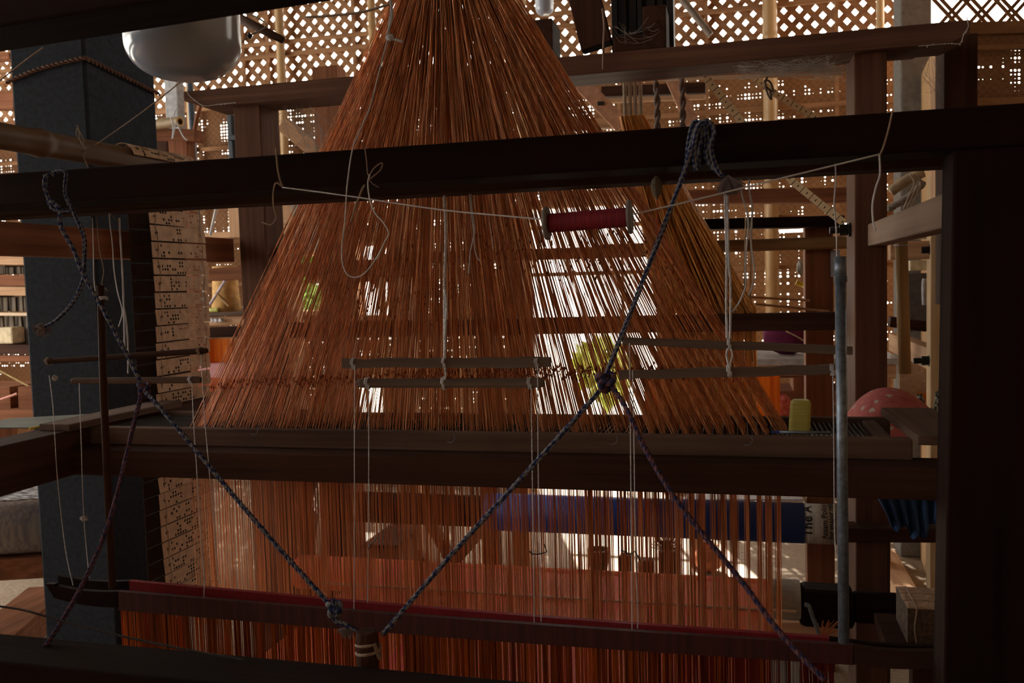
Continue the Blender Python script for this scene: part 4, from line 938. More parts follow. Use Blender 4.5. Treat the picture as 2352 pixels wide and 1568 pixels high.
# table with pale cover, and boxes, seen at right
tb = thing('table', (0.1, 4.6, 0), 'low table under a pale silvery cover behind the right loom', 'table')
a = P(1560, 808, 5.1); zt_ = a.z; xa_ = P(1560, 820, 4.7).x; xb_ = P(2062, 820, 4.7).x
MB().box(xa_, xb_, P(1700, 838, 4.6).y, 5.2, zt_-0.03, zt_).build('cover', plain('silvery_sheet', (0.34, 0.34, 0.36), 0.45, 0.5, 0.3, 25), tb)
MB().box(xa_+0.02, xb_-0.02, 4.62, 4.66, zt_-0.10, zt_-0.03).build('apron', W['tanx'], tb)
for x in (xa_+0.05, xb_-0.1): MB().box(x, x+0.06, 4.65, 4.71, 0, zt_-0.031).build('leg', W['tanz'], tb)
sh = thing('shelf_unit', (0.0, 4.0, 0), 'reddish wooden bench unit with pigeonholes beneath the laths at right', 'shelf')
hb(1790, 898, 1965, 897, 28, 4.1, 0.3, 'drawer_rail', W['redx'], sh)
hb(1790, 862, 1965, 861, 6, 4.1, 0.3, 'top_board', W['redx'], sh)
vb(1822, 1850, 866, 900, 4.1, 0.28, 'divider', W['redz'], sh); vb(1884, 1915, 866, 900, 4.12, 0.25, 'divider', W['redz'], sh)
a = P(1700, 955, 4.0); MB().box(P(1700, 955, 3.7).x, P(1980, 955, 3.7).x, 3.7, 4.4, a.z-0.03, a.z).build('lower_shelf', W['tanx'], sh, bevel=0.003)
zs = a.z+0.001
c = P(1886, 950, 3.95); bw = thing('bowl', (c.x, c.y, zs), 'small round woven bowl with a blue lining beside the yellow block', 'bowl')
c = Vector((c.x, c.y, zs)); m_ = mpp(c); MB().lathe(c, [(9*m_, 0), (16*m_, 5*m_), (22*m_, 13*m_), (24*m_, 21*m_), (22*m_, 21*m_), (14*m_, 8*m_), (0.001, 6*m_)], 26).build('basket', plain('straw_weave', (0.6, 0.42, 0.26), 0.8, 0.2, 0.4, 120), bw)
MB().lathe(c+Vector((0, 0, 19*m_)), [(0.001, 0), (20*m_, 1*m_), (21*m_, 3.5*m_), (0.001, 5*m_)], 26).build('lining', plain('sky_blue_cloth', (0.05, 0.28, 0.42), 0.8), bw)
c = P(1800, 955, 3.95); tag(MB().ball((c.x-0.01, c.y, zs+0.05), 0.055, 12, 8, 0.12, (0.9, 0.8, 0.9)).build('cloth_heap', floral('pink_red_cloth', (0.5, 0.06, 0.07), (0.75, 0.3, 0.28), (0.8, 0.6, 0.55), 40), smooth=True), 'small heap of pink and red cloth left of the woven bowl', 'cloth')
c = P(1808, 790, 4.9); tag(MB().ball((c.x, c.y, zt_+0.10), 0.12, 16, 10, 0.05, (1.05, 0.7, 0.85)).build('cloth_bundle', plain('purple_maroon_cloth', (0.12, 0.02, 0.06), 0.9, 0.1, 0.3, 20), smooth=True), 'dark maroon purple cloth bundle on the pale covered table', 'cloth')
a, b = P(1829, 648, 4.0), P(1849, 656, 4.0); tag(MB().tube([a, a.lerp(b, 0.3), b], [0.013, 0.010, 0.009], 10).build('plastic_handle', plain('bright_yellow_plastic', (0.75, 0.5, 0.02), 0.4)), 'small bright yellow plastic handle hanging by the reddish post', 'handle')
for k, (x0, y0, x1, y1, l) in enumerate(((1713, 500, 1712, 820, 'left'), (1727, 510, 1728, 830, 'right'))): cord([(x0, y0), (x0-3, (y0+y1)/2), (x1, y1)], 3.3, 0.003, 'pale yarn hanging in the right loom behind, %s of two' % l, plain('cream_yarn', (0.5, 0.42, 0.28), 0.9))
cord([(1805, 760), (1850, 785), (1920, 845), (1960, 880)], 3.9, 0.003, 'cream yarn slanting down across the right loom behind', plain('cream_yarn2', (0.5, 0.42, 0.28), 0.9))
tag(MB().ball(P(1838, 615, 4.1), 0.02, 8, 6, 0.3, (0.8, 0.8, 1.6)).build('yarn_tuft', m_web), 'white yarn tuft hanging beside the reddish post', 'yarn')
c = P(1917, 600, 3.46); tag(MB().box(c.x-0.012, c.x+0.02, 3.472, 3.478, P(1917, 636, 3.1).z, P(1917, 568, 3.1).z).build('paper_slip', m_lampwhite), 'white slip of paper behind the top of the steel pipe', 'paper')
# ---- at the right, between rear post and near post
rf = thing('timber_frame', (0.5, 3.6, 0), 'pale timber frame with black bolts seen between the two right posts', 'frame')
vb(2137, 2168, 400, 1400, 3.3, 0.07, 'post', wood('pale_pine_z', (0.40, 0.27, 0.15), (0.62, 0.45, 0.28), 'z'), rf, floor=True)
vb(2168, 2245, 78, 700, 2.95, 0.12, 'upper_post', W['brownz'], rf)
vb(2148, 2169, 110, 520, 3.15, 0.08, 'upper_post', W['tanz'], rf)
hb(2045, 555, 2140, 552, 42, 3.32, 0.05, 'cross_rail', W['tanx'], rf)
yb(2055, 765, 2150, 800, 40, 0.66, 0.05, 'sloping_rail', W['tany'], rf)
hb(2045, 727, 2130, 738, 24, 3.6, 0.06, 'cross_rail', W['brownx'], rf)
for (px, py) in ((2150, 573), (2146, 828)):
    a = P(2137, py, 3.33); bolt((a.x, 3.33, a.z), (-1, 0, 0), 0.010, 0.055, rf)
bp = thing('bamboo_strip', P(2072, 700, 3.0), 'split bamboo strip hanging upright between the two right posts', 'bamboo strip')
a, b = P(2070, 545, 3.0), P(2078, 858, 3.0); m_ = mpp(a); mb = MB(); N = 8
for q in (a, b):
    for i in range(N+1): an = math.radians(-100+200*i/N); mb.v.append(q+Vector((math.sin(an)*13*m_, -math.cos(an)*8*m_, 0)))
for i in range(N): mb.face((i, i+1, N+1+i+1, N+1+i))
mb.build('strip', bamboo_m['z'], bp, smooth=True, solid=0.003); MB().tube([a+Vector((math.cos(i*.6)*15*m_, math.sin(i*.6)*15*m_, -0.025)) for i in range(11)], 0.002, 5, closed=True).build('tie', m_white, bp)
sb = thing('switch_board', P(2120, 530, 4.4), 'grey electric switch board on the far right between the posts', 'switch board')
a, b = P(2102, 510, 4.4), P(2150, 548, 4.4); MB().box(a.x, b.x, 4.4, 4.45, b.z, a.z).build('plate', plain('ivory_plastic', (0.4, 0.38, 0.3), 0.5), sb, bevel=0.004)
for k in range(3): q = P(2112+k*9, 541, 4.395); MB().box(q.x-0.006, q.x+0.006, 4.392, 4.4, q.z-0.006, q.z+0.006).build('socket', m_black, sb)
a, b = P(2090, 598, 4.5), P(2150, 620, 4.5); tag(MB().box(a.x, b.x, 4.5, 4.55, b.z, a.z).build('meter_box', plain('cream_box', (0.42, 0.36, 0.25), 0.6), bevel=0.004), 'narrow cream box with faint red marks under the switch board', 'box')
a, b = P(2086, 628, 4.6), P(2150, 760, 4.6); tag(MB().box(a.x, b.x, 4.6, 4.63, b.z, a.z).build('dark_board', plain('dark_grey_board', (0.07, 0.06, 0.06), 0.8)), 'dark grey board below the cream box at far right', 'board')
cord([(2124, 640), (2122, 655), (2123, 700)], 4.5, 0.010, 'grey cable connector hanging before the dark grey board', plain('grey_cable', (0.25, 0.25, 0.27), 0.5))
hang(2066, 2145, 832, 960, 4.3, 'floral_cloth', floral('beige_floral', (0.42, 0.28, 0.19), (0.55, 0.38, 0.27), (0.62, 0.20, 0.05), 11, 0.28), 'beige floral cloth hanging from the table edge at far right', 'cloth')
rp([(2112, 906), (2118, 925), (2135, 945), (2150, 940), (2155, 900)], 3.25, 'knotted grey rope hanging on the pale pine post', ropemat('grey_black_rope', (0.3, 0.3, 0.28), (0.04, 0.05, 0.04)), 0.009)
# jute strings and rolled stuff in the upper right gap
cord([(2045, 440), (2080, 415), (2120, 395)], 3.6, 0.02, 'pale rolled jute bundle in the gap right of the rear post', plain('jute_roll', (0.42, 0.32, 0.22), 0.95))
cord([(2040, 480), (2090, 450), (2125, 415)], 3.5, 0.014, 'dusty grey rope bundle in the gap right of the rear post', plain('dusty_rope', (0.25, 0.22, 0.2), 0.95), twist=0.06)
for k, dx in enumerate((0, 8, 16)): cord([(2090+dx, 400), (2100+dx, 420), (2088+dx, 450), (2075+dx, 480)], 3.4, 0.003, 'dusty grey wire loop in the gap right of the rear post, %s of three' % ('leftmost', 'middle', 'rightmost')[k], m_twine, 'wire', 'wire')
# person-sized cloth: pink patterned heap, blue cloth under the bench
m_pink = floral('pink_floral_cloth', (0.34, 0.085, 0.085), (0.46, 0.14, 0.13), (0.42, 0.36, 0.33), 26, 0.20)
prof = [(1938, 1010), (1950, 965), (1968, 925), (2000, 897), (2040, 887), (2085, 897), (2125, 925), (2150, 955), (2168, 985), (2180, 1010)]
def lump(prof, Y, dep, mat, name, label, cat, zbase):
    cx = sum(p_[0] for p_ in prof)/len(prof); ps = [P(x, y, Y) for x, y in prof]; mb = MB(); n = 9; W_ = len(ps)
    for j in range(n+1):
        f = j/n; dd_ = math.sin(f*math.pi/2)
        for i, p_ in enumerate(ps):
            u = i/(W_-1); h = zbase.z+(p_.z-zbase.z)*math.sqrt(max(0, 1-(1-dd_)**2))
            wr = 0.004*math.sin(i*2.3+j*1.7)
            mb.v.append(Vector((p_.x, Y-dep+dep*dd_+wr, h)))
    for j in range(n):
        for i in range(W_-1): mb.face((j*W_+i, j*W_+i+1, (j+1)*W_+i+1, (j+1)*W_+i))
    k = len(mb.v)
    for j in range(n+1):
        f = j/n; dd_ = math.sin(f*math.pi/2)
        for i, p_ in enumerate(ps):
            h = zbase.z+(p_.z-zbase.z)*math.sqrt(max(0, 1-(1-dd_)**2)); mb.v.append(Vector((p_.x, Y+dep-dep*dd_, h)))
    for j in range(n):
        for i in range(W_-1): mb.face((k+j*W_+i+1, k+j*W_+i, k+(j+1)*W_+i, k+(j+1)*W_+i+1))
    o = mb.build(name, mat, smooth=True); m = o.modifiers.new('sub', 'SUBSURF'); m.levels = 1; m.render_levels = 2
    return tag(o, label, cat)
lump(prof, 2.62, 0.16, m_pink, 'cloth_bundle', 'rounded heap of pink floral cloth behind the right end of the comber board', 'cloth', P(2060, 990, 2.62))
bench = thing('bench', P(2060, 1240, 2.6), 'dark wooden bench rail behind the right posts under the blue cloth', 'bench')
hb(1940, 1213, 2200, 1213, 34, 2.72, 0.08, 'seat_rail', W['brownx'], bench)
vb(2188, 2215, 1150, 1500, 2.72, 0.08, 'leg', W['brownz'], bench, floor=True)
# blue hanging folds
mb = MB(); top = [P(1985+(2145-1985)*i/24, 1110, 2.6) for i in range(25)]
bot = [1150, 1165, 1185, 1200, 1212, 1220, 1219, 1206, 1212, 1216, 1205, 1211, 1222, 1238, 1240, 1225, 1218, 1232, 1240, 1228, 1212, 1208, 1206, 1200, 1180]
for j in range(9):
    for i in range(25):
        px = 1985+(2150-1985)*i/24+(8-8*j/8)*0; f = j/8; shift = 45*f*(1-i/24)
        p_ = P(px+shift, 1110+(bot[i]-1110)*f, 2.6); p_.y += 0.018*math.sin(i*1.5+f*0.8)*(0.4+f); mb.v.append(p_)
for j in range(8):
    for i in range(24): mb.face((j*25+i, (j+1)*25+i, (j+1)*25+i+1, j*25+i+1))
o = mb.build('blue_cloth', plain('denim_blue_cloth', (0.04, 0.09, 0.24), 0.85, 0.1, 0.25, 40), smooth=True, solid=0.004); tag(o, 'blue cloth hanging in ragged folds below the pink floral heap', 'cloth')
# ---- blue cloth roller with newspaper, white cloth above
YR = 3.35
ro = thing('cloth_roller', P(1500, 1240, YR), 'thick horizontal roller wrapped in blue cloth with newspaper at its right end', 'roller')
a = P(780, 1185, YR); b = P(1965, 1195, YR); a.y = b.y = YR; zc2 = (P(1700, 1151, YR).z+P(1700, 1240, YR).z)/2; rr = (P(1700, 1151, YR).z-P(1700, 1240, YR).z)/2
def cyl(x0, x1, r, name, mat, parent, y=YR, z=zc2): return MB().tube([(x0, y, z), (x1, y, z)], r, 40).build(name, mat, parent, smooth=False)
xb1 = P(1120, 1195, YR).x; xb2 = P(1846, 1195, YR).x; xb3 = P(1930, 1195, YR).x
o = cyl(P(780, 1190, YR).x, P(2010, 1195, YR).x, rr*0.86, 'wooden_core', W['brownx'], ro)
o = cyl(xb1, xb2, rr, 'blue_cloth', plain('royal_blue_cloth', (0.02, 0.055, 0.30), 0.6, 0.3, 0.12, 300), ro); o.data.polygons.foreach_set('use_smooth', [len(p_.vertices) == 4 for p_ in o.data.polygons])
o = cyl(xb2-0.02, xb3, rr*0.985, 'newspaper', m_paper, ro); npp = o; o.data.polygons.foreach_set('use_smooth', [len(p_.vertices) == 4 for p_ in o.data.polygons])
m_ink = plain('printing_ink', (0.03, 0.03, 0.03), 0.9, 0.1)
def print_text(txt, size, xpos, ang0, r, parent, mat=m_ink, name='print', bold=0.0):   # text running round the roller, read bottom to top
    cu = bpy.data.curves.new('t', 'FONT'); cu.body = txt; cu.size = size; cu.resolution_u = 2; cu.offset = bold; cu.align_x = 'LEFT'
    to = bpy.data.objects.new('t', cu); COL.objects.link(to); bpy.context.view_layer.update()
    me = bpy.data.meshes.new_from_object(to.evaluated_get(bpy.context.evaluated_depsgraph_get())); bpy.data.objects.remove(to)
    mb = MB(); base = parent.location
    for v in me.vertices:
        an = ang0-v.co.x/r   # angle measured so that x climbs the front face
        mb.v.append(Vector((xpos-v.co.y, YR-math.cos(an)*(r+0.0006), zc2-math.sin(an)*(r+0.0006))))
    for p_ in me.polygons: mb.face(list(p_.vertices))
    return mb.build(name, mat, parent)
rp_ = rr*0.985; px_m = mpp(P(1880, 1195, YR))
print_text('Assam Police sun', 17*px_m, P(1896, 1195, YR).x, 0.55, rp_, npp, name='headline', bold=0.0006)
print_text('for major reform', 17*px_m, P(1911, 1195, YR).x, 0.55, rp_, npp, name='headline', bold=0.0006)
print_text('The A', 30*px_m, P(1862, 1195, YR).x, 0.42, rp_, npp, name='masthead', bold=0.0012)
mb = MB()
for c in range(9):
    xx = xb2+0.005+(c % 3)*0.012+(0.058 if c > 2 else 0)+(0.028 if c > 5 else 0)
    if xx > xb3-0.006: continue
    for r_ in range(14):
        an = 0.95-r_*0.13-0.02*(c % 2)
        for e in range(1): a_ = Vector((xx, YR-math.cos(an)*(rp_+0.0005), zc2-math.sin(an)*(rp_+0.0005))); mb.bar(a_, a_+Vector((0.0012, 0, 0)), 0.0004, 0.0055, (0, math.sin(an), -math.cos(an)))
mb.build('small_print', m_ink, npp)
for x, s_ in ((P(775, 1190, YR).x, 0), (P(2012, 1195, YR).x, 1)): MB().box(x-0.04, x+0.04, YR-0.05, YR+0.05, 0, zc2+0.12).build('stand', W['brownz'], ro, bevel=0.003)
o = MB().hexa([P(1565, 1150, YR+0.05), P(1848, 1150, YR+0.02), P(1825, 1128, YR+0.6), P(1590, 1128, YR+0.6)]+[p_+Vector((0, 0, 0.006)) for p_ in (P(1565, 1150, YR+0.05), P(1848, 1150, YR+0.02), P(1825, 1128, YR+0.6), P(1590, 1128, YR+0.6))]).build('white_cloth', clothmat('white_warp_cloth', (0.6, 0.6, 0.66), (0.75, 0.75, 0.8))); tag(o, 'white warp cloth stretched flat behind the blue roller', 'cloth')
# ---- pink-orange warp sheet stretched behind the upright cords, its beam at right
zsh = P(1770, 1342, 2.62).z
YN = 1.72
t = NT('salmon_warp'); n = t.noise(t.coords((160, 2, 2)), 1.0, 2); n2 = t.noise(t.coords((9, 0.2, 0.2)), 1.0, 1)
c = t.ramp(t.math('ADD', t.math('MULTIPLY', n, 0.5), t.math('MULTIPLY', n2, 0.5)), [(0.42, (0.72, 0.20, 0.08)), (0.52, (0.86, 0.28, 0.13)), (0.60, (0.82, 0.15, 0.15))])
a_ = t.bsdf(c, 0.7, 0.2, n, 0.3, 0.001); b_ = t.n('ShaderNodeBsdfTranslucent'); t.l(c, b_.inputs[0]); mx = t.n('ShaderNodeMixShader'); mx.inputs[0].default_value = 0.4; t.l(a_, mx.inputs[1]); t.l(b_.outputs[0], mx.inputs[2]); m_salmon = t.done(mx.outputs[0])
q0_ = P(868, 1297, 2.62).x; q1_ = P(1768, 1342, 2.62).x
o = MB().hexa([(q0_, YN, zsh-0.002), (q1_, YN, zsh-0.002), (q1_, 2.62, zsh-0.002), (q0_, 2.62, zsh-0.002), (q0_, YN, zsh), (q1_, YN, zsh), (q1_, 2.62, zsh), (q0_, 2.62, zsh)]).build('warp_sheet', m_salmon); tag(o, 'salmon pink and orange warp sheet stretched behind the upright cords', 'warp')
wb = thing('warp_beam', P(1860, 1400, 2.66), 'dark wooden warp beam with newspaper wrap and a metal handle below the sheet', 'beam')
zw = zsh-0.055
MB().tube([(q0_-0.3, 2.66, zw), (q1_+0.01, 2.66, zw)], 0.055, 24).build('wound_warp', m_salmon, wb)
MB().tube([(q1_+0.0, 2.66, zw), (q1_+0.085, 2.66, zw)], 0.058, 24).build('newspaper', m_paper, wb)
x2 = P(1960, 1380, 2.66).x
MB().box(q1_+0.08, x2, 2.61, 2.71, zw-0.065, zw+0.045).build('square_end', W['darkx'], wb, bevel=0.018)
MB().tube([(x2, 2.66, zw-0.01), (P(2066, 1395, 2.66).x, 2.66, zw-0.01)], 0.045, 20).build('round_end', W['darkx'], wb, bevel=0.008)
for yy, l_ in ((0, 0.0), (0.06, -0.012)): MB().bar((q0_-0.1, 2.40-yy*4, zsh+0.005), (q1_+0.06+l_*3, 2.40-yy*4, zsh+0.005), 0.012, 0.004).build('lease_rod', W['tanx'], wb)
MB().tube(spline([P(1848, 1388, 2.55), P(1858, 1392, 2.55), P(1868, 1420, 2.55), P(1885, 1462, 2.55)], 5), 0.006, 9).build('metal_handle', m_metal, wb, smooth=True)
for k in range(14):
    pass
c = P(1885, 1462, 2.5); mb = MB()
for k in range(40): mb.thread(c, c+Vector((random.uniform(-.01, .05), 0, random.uniform(0.01, .05))), 0.0008)
tag(mb.build('thread_tuft', plain('orange_tuft', (0.6, 0.25, 0.12), 0.9)), 'orange tuft of threads beside the metal handle', 'thread')
hb(1740, 1430, 2150, 1425, 40, 2.95, 0.07, 'low_rail', W['tanx'], bench)
# ---- stack of punched cards at bottom right
cs = thing('card_stack', P(2110, 1480, 2.35), 'block of folded brown punched cards tied with wire at the bottom right', 'punched cards')
x0, x1 = P(2085, 1420, 2.35).x, P(2190, 1420, 2.35).x; zc3 = P(2110, 1400, 2.35).z; zb3 = P(2110, 1480, 2.35).z
MB().box(x0, x1, 2.35, 2.52, zb3, zc3).build('folded_cards', plain('dim_card_edges', (0.10, 0.075, 0.06), 0.9, 0.1, 0.5, 90), cs)
for k in range(3): MB().hexa([(x0+0.0, 2.353+k*0.055, zc3+0.001), (x1, 2.353+k*0.055, zc3+0.001), (x1, 2.40+k*0.055, zc3+0.001), (x0, 2.40+k*0.055, zc3+0.001), (x0, 2.353+k*0.055, zc3+0.004), (x1, 2.353+k*0.055, zc3+0.004), (x1, 2.40+k*0.055, zc3+0.004), (x0, 2.40+k*0.055, zc3+0.004)]).build('punched_card', m_card, cs)
MB().tube(spline([(x0+0.02, 2.345, zb3), (x0+0.015, 2.345, (zb3+zc3)/2), (x0+0.02, 2.345, zc3), (x0+0.02, 2.36, zc3+0.008), (x0+0.02, 2.5, zc3+0.008)], 4), 0.0018, 6).build('tie', m_twine, cs)
MB().box(x0-0.05, x1+0.1, 2.3, 2.56, zb3-0.04, zb3-0.001).build('support_board', W['brownx'], cs)
MB().box(x0+0.02, x0+0.07, 2.4, 2.45, 0, zb3-0.041).build('support_leg', W['brownz'], cs)
# ---- floor clutter right: planks lying
def floor_plank(p0, p1, wd, th, mat, label, z=0.001):
    a = PZ(*p0, z+th); b = PZ(*p1, z+th); a.z = b.z = z+th/2; o = MB().bar(a, b, wd, th).build('floor_plank', mat, bevel=0.003); return tag(o, label, 'plank')
floor_plank((2032, 1262), (2105, 1395), 0.10, 0.06, W['tany'], 'pale plank lying on the floor behind the right rear post')
o = floor_plank((1980, 1365), (2130, 1375), 0.12, 0.05, W['tanx'], 'grey-brown board lying crosswise on the floor near the card stack', 0.062)
floor_plank((-60, 1490), (115, 1345), 0.20, 0.12, W['redy'], 'reddish-brown thick plank lying on the floor at the lower left')
# ---- things on the sunlit floor
def pot(px, pyb, r, h, mat, label, Y=None):
    c = PZ(px, pyb); t_ = thing('pot', c, label, 'pot'); MB().lathe(c, [(r*0.65, 0.0), (r*0.95, h*0.6), (r, h*0.9), (r*1.06, h*0.92), (r*1.06, h), (r*0.9, h), (r*0.6, 0.02), (0.001, 0.02)], 24).build('body', mat, t_); return c
m_terra = plain('terracotta', (0.50, 0.17, 0.08), 0.8)
pot(1376, 1322, 0.055, 0.14, plain('dark_bucket', (0.05, 0.04, 0.04), 0.6), 'dark bucket standing on the floor left of the sun patch')
c = PZ(1628, 1312); t_ = thing('pot', c, 'round terracotta pot lying in the sun patch on the floor', 'pot'); MB().lathe(c, [(0.02, 0), (0.062, 0.03), (0.078, 0.07), (0.07, 0.10), (0.045, 0.12), (0.04, 0.13), (0.055, 0.14), (0.04, 0.14), (0.04, 0.12)], 24).build('body', m_terra, t_, smooth=True)
for (px, py, r, h, lab) in ((1440, 1325, 0.035, 0.12, 'dark wooden block standing on the floor beside the bucket'), (1485, 1328, 0.04, 0.10, 'second dark wooden block on the floor beside the sun patch'), (1535, 1330, 0.045, 0.15, 'tallest dark wooden block at the edge of the sun patch')):
    c = PZ(px, py); tag(MB().box(c.x-r, c.x+r, c.y-r, c.y+r, 0.0, h).build('wooden_block', W['brownz'], bevel=0.01), lab, 'block')
c = PZ(1535, 1330); sp = thing('stick_bundle', (c.x, c.y-0.02, 0.15), 'small spiky bundle on top of the tallest floor block', 'bundle'); mb = MB()
for k in range(60): mb.thread(Vector((c.x+0.0, c.y-0.02, 0.152)), Vector((c.x+random.uniform(-.09, .09), c.y-0.02+random.uniform(-.05, .05), 0.15+random.uniform(0.02, 0.10))), 0.003)
mb.build('twigs', W['brownz'], sp)
# ================================================================ left background
ll = thing('loom_frame', (-2.2, 4.2, 0), 'orange-brown wooden loom standing behind the left end of the near loom', 'loom')
YL = 4.2
hb(478, 616, 950, 590, 30, YL-0.5, 0.07, 'cross_beam', W['redx'], ll)
hb(478, 752, 840, 740, 24, YL-0.8, 0.07, 'cross_beam', W['brownx'], ll)
hb(640, 494, 1010, 480, 22, YL+0.3, 0.06, 'cross_beam', W['tanx'], ll)
hb(470, 534, 760, 522, 14, YL+0.5, 0.06, 'cross_beam', W['tanx'], ll)
hb(640, 452, 1100, 430, 10, YL+0.3, 0.06, 'cross_beam', W['redx'], ll)
vb(524, 560, 445, 545, YL+0.4, 0.08, 'post', W['tanz'], ll)
vb(650, 676, 460, 700, YL+0.4, 0.08, 'post', W['tanz'], ll, floor=True)
vb(757, 800, 470, 700, YL+0.1, 0.08, 'post', W['redz'], ll, floor=True)
vb(905, 940, 470, 700, YL+0.35, 0.08, 'post', W['tanz'], ll, floor=True)
vb(1085, 1125, 440, 700, YL+0.2, 0.08, 'post', W['redz'], ll, floor=True)
vb(1160, 1200, 470, 950, YL+0.3, 0.08, 'post', W['tanz'], ll, floor=True)
a, b = P(650, 285, YL), P(745, 360, YL); MB().bar(a, b, 0.05, 34*mpp(a)).build('diagonal_brace', W['tanx'], ll, bevel=0.003)
m_pn = plain('grey_card_panel', (0.34, 0.31, 0.26), 0.8)
for (x0, x1, y0, y1) in ((668, 700, 470, 492), (672, 735, 520, 575)):
    a, b = P(x0, y0, YL+0.26), P(x1, y1, YL+0.26); MB().box(a.x, b.x, YL+0.26, YL+0.27, b.z, a.z).build('card_panel', m_pn, ll)
# bench with the pale plank, soap, bamboo mat roll
bn = thing('work_bench', P(520, 740, 4.4), 'narrow bench plank with white pegs behind the punched cards', 'bench')
hb(455, 719, 620, 712, 9, 4.4, 0.35, 'plank', W['greyx'], bn)
hb(455, 729, 620, 722, 20, 4.42, 0.05, 'apron', W['tanx'], bn)
for px in (489, 498, 509): q = P(px, 735, 4.4); MB().tube([q+Vector((0, 0.01, 0)), q+Vector((0, -0.02, 0))], 0.010, 10).build('peg', m_white, bn)
vb(600, 616, 738, 900, 4.5, 0.05, 'leg', W['tanz'], bn, floor=True)
c = P(490, 718, 4.5); c.z = P(490, 719, 4.4).z
o = MB().box(c.x-0.03, c.x+0.03, 4.5, 4.54, c.z+0.001, c.z+0.028).build('wax_block', m_yel, bevel=0.01); tag(o, 'small pale yellow block lying on the plank behind the punched cards', 'block')
a, b = P(556, 612, 4.75), P(553, 722, 4.75); b.z = P(553, 719, 4.4).z+0.03
tag(MB().lathe((b.x, 4.6, b.z-0.03), [(0.085, 0), (0.075, 0.1), (0.068, (a.z-b.z)+0.03)], 20).build('mat_roll', plain('ochre_mat', (0.55, 0.32, 0.12), 0.8), smooth=True), 'upright ochre rolled mat on the plank behind the left rear post', 'mat')
for (p0, p1, r, col, lab) in (((482, 700), (520, 640), 0.008, (0.5, 0.45, 0.5), 'pale thin rod leaning behind the punched cards'), ((497, 672), (526, 702), 0.008, (0.35, 0.2, 0.08), 'brown thin rod crossing the pale rod behind the punched cards'), ((483, 540), (497, 478), 0.008, (0.55, 0.55, 0.55), 'grey thin rod above the rail behind the punched cards')):
    a, b = P(*p0, 4.3), P(*p1, 4.3); tag(MB().tube([a, b], r, 8).build('thin_rod', plain('rod_colour', col, 0.6)), lab, 'rod')
hang(455, 532, 778, 838, 4.0, 'orange_warp', m_orw, 'bright orange warp yarn hanging behind the punched cards')
hang(534, 572, 778, 880, 4.02, 'straw_warp', threadmat('straw_warp_yarn', (0.5, 0.32, 0.16), (0.7, 0.48, 0.26), 0.3, 0.6, 60, (1, 1, 0.05)), 'straw-coloured warp yarn beside the bright orange warp at left')
a, b = P(455, 832, 4.0), P(640, 866, 3.6)
o = MB().hexa([P(455, 870, 3.4), P(620, 866, 3.4), P(600, 834, 4.0), P(455, 834, 4.0)]+[q+Vector((0, 0, 0.006)) for q in (P(455, 870, 3.4), P(620, 866, 3.4), P(600, 834, 4.0), P(455, 834, 4.0))]).build('pink_cloth', clothmat('pink_white_cloth', (0.8, 0.30, 0.34), (0.85, 0.62, 0.6), (2, 30, 4))); tag(o, 'pink and white woven cloth stretched beyond the punched cards', 'cloth')
hang(455, 620, 868, 905, 3.39, 'red_cloth_edge', clothmat('orange_red_cloth', (0.6, 0.10, 0.03), (0.75, 0.16, 0.05)), 'orange-red cloth edge hanging beneath the pink cloth at left', 'cloth')
# bamboo tube end over a rail, upper left
ul = thing('rail_frame', P(400, 330, 3.9), 'reddish rail and post just right of the dark pillar', 'frame')
hb(340, 292, 447, 297, 26, 3.9, 0.08, 'rail', W['redx'], ul); vb(396, 438, 318, 700, 3.92, 0.07, 'post', W['redz'], ul, floor=True); vb(350, 392, 318, 700, 4.0, 0.05, 'panel', W['brownz'], ul, floor=True)
c = P(414, 279, 3.8); mb = MB(); d = Vector((-0.97, 0.2, 0.02)); a = c+d*0.35
mb.tube([a, c], 0.024, 18, cap=False); mb.tube([c, a], 0.015, 18, cap=False); k = len(mb.v)
o = mb.build('bamboo_tube', plain('grey_bamboo_tube', (0.25, 0.17, 0.09), 0.5), smooth=True); o2 = MB(); 
for i in range(18):
    a0 = 2*math.pi*i/18; a1 = 2*math.pi*(i+1)/18; u_ = d.orthogonal().normalized(); w_ = d.cross(u_); kb = len(o2.v)
    for an, r_ in ((a0, 0.015), (a1, 0.015), (a1, 0.024), (a0, 0.024)): o2.v.append(c+(u_*math.cos(an)+w_*math.sin(an))*r_)
    o2.face((kb, kb+1, kb+2, kb+3))
o3 = o2.build('cut_end', plain('pale_cut_bamboo', (0.6, 0.36, 0.14), 0.7)); tag(o, 'hollow bamboo tube end tied on the reddish rail right of the dark pillar', 'bamboo tube'); o3.parent = o; o3.location = o3.location-o.location
cord([(392, 268), (398, 290), (396, 318), (400, 300), (405, 282), (412, 296), (420, 312), (430, 322)], 3.76, 0.003, 'pale rope tying the bamboo tube to the reddish rail')
cord([(398, 266), (402, 256), (406, 248)], 3.76, 0.003, 'short rope end sticking up from the tied bamboo tube')
c = P(441, 280, 4.8); tag(MB().tube([(c.x, 4.8, 0), (c.x, 4.8, P(441, 190, 4.8).z)], 0.018, 12).build('steel_tube', m_metal, smooth=True), 'shiny upright steel tube beside the rear top beam at left', 'pipe')
cord([(480, 200), (455, 260), (440, 350)], 4.6, 0.012, 'thin brown diagonal rod beneath the left end of the rear top beam', W['redz'], 'thin_rod', 'rod')
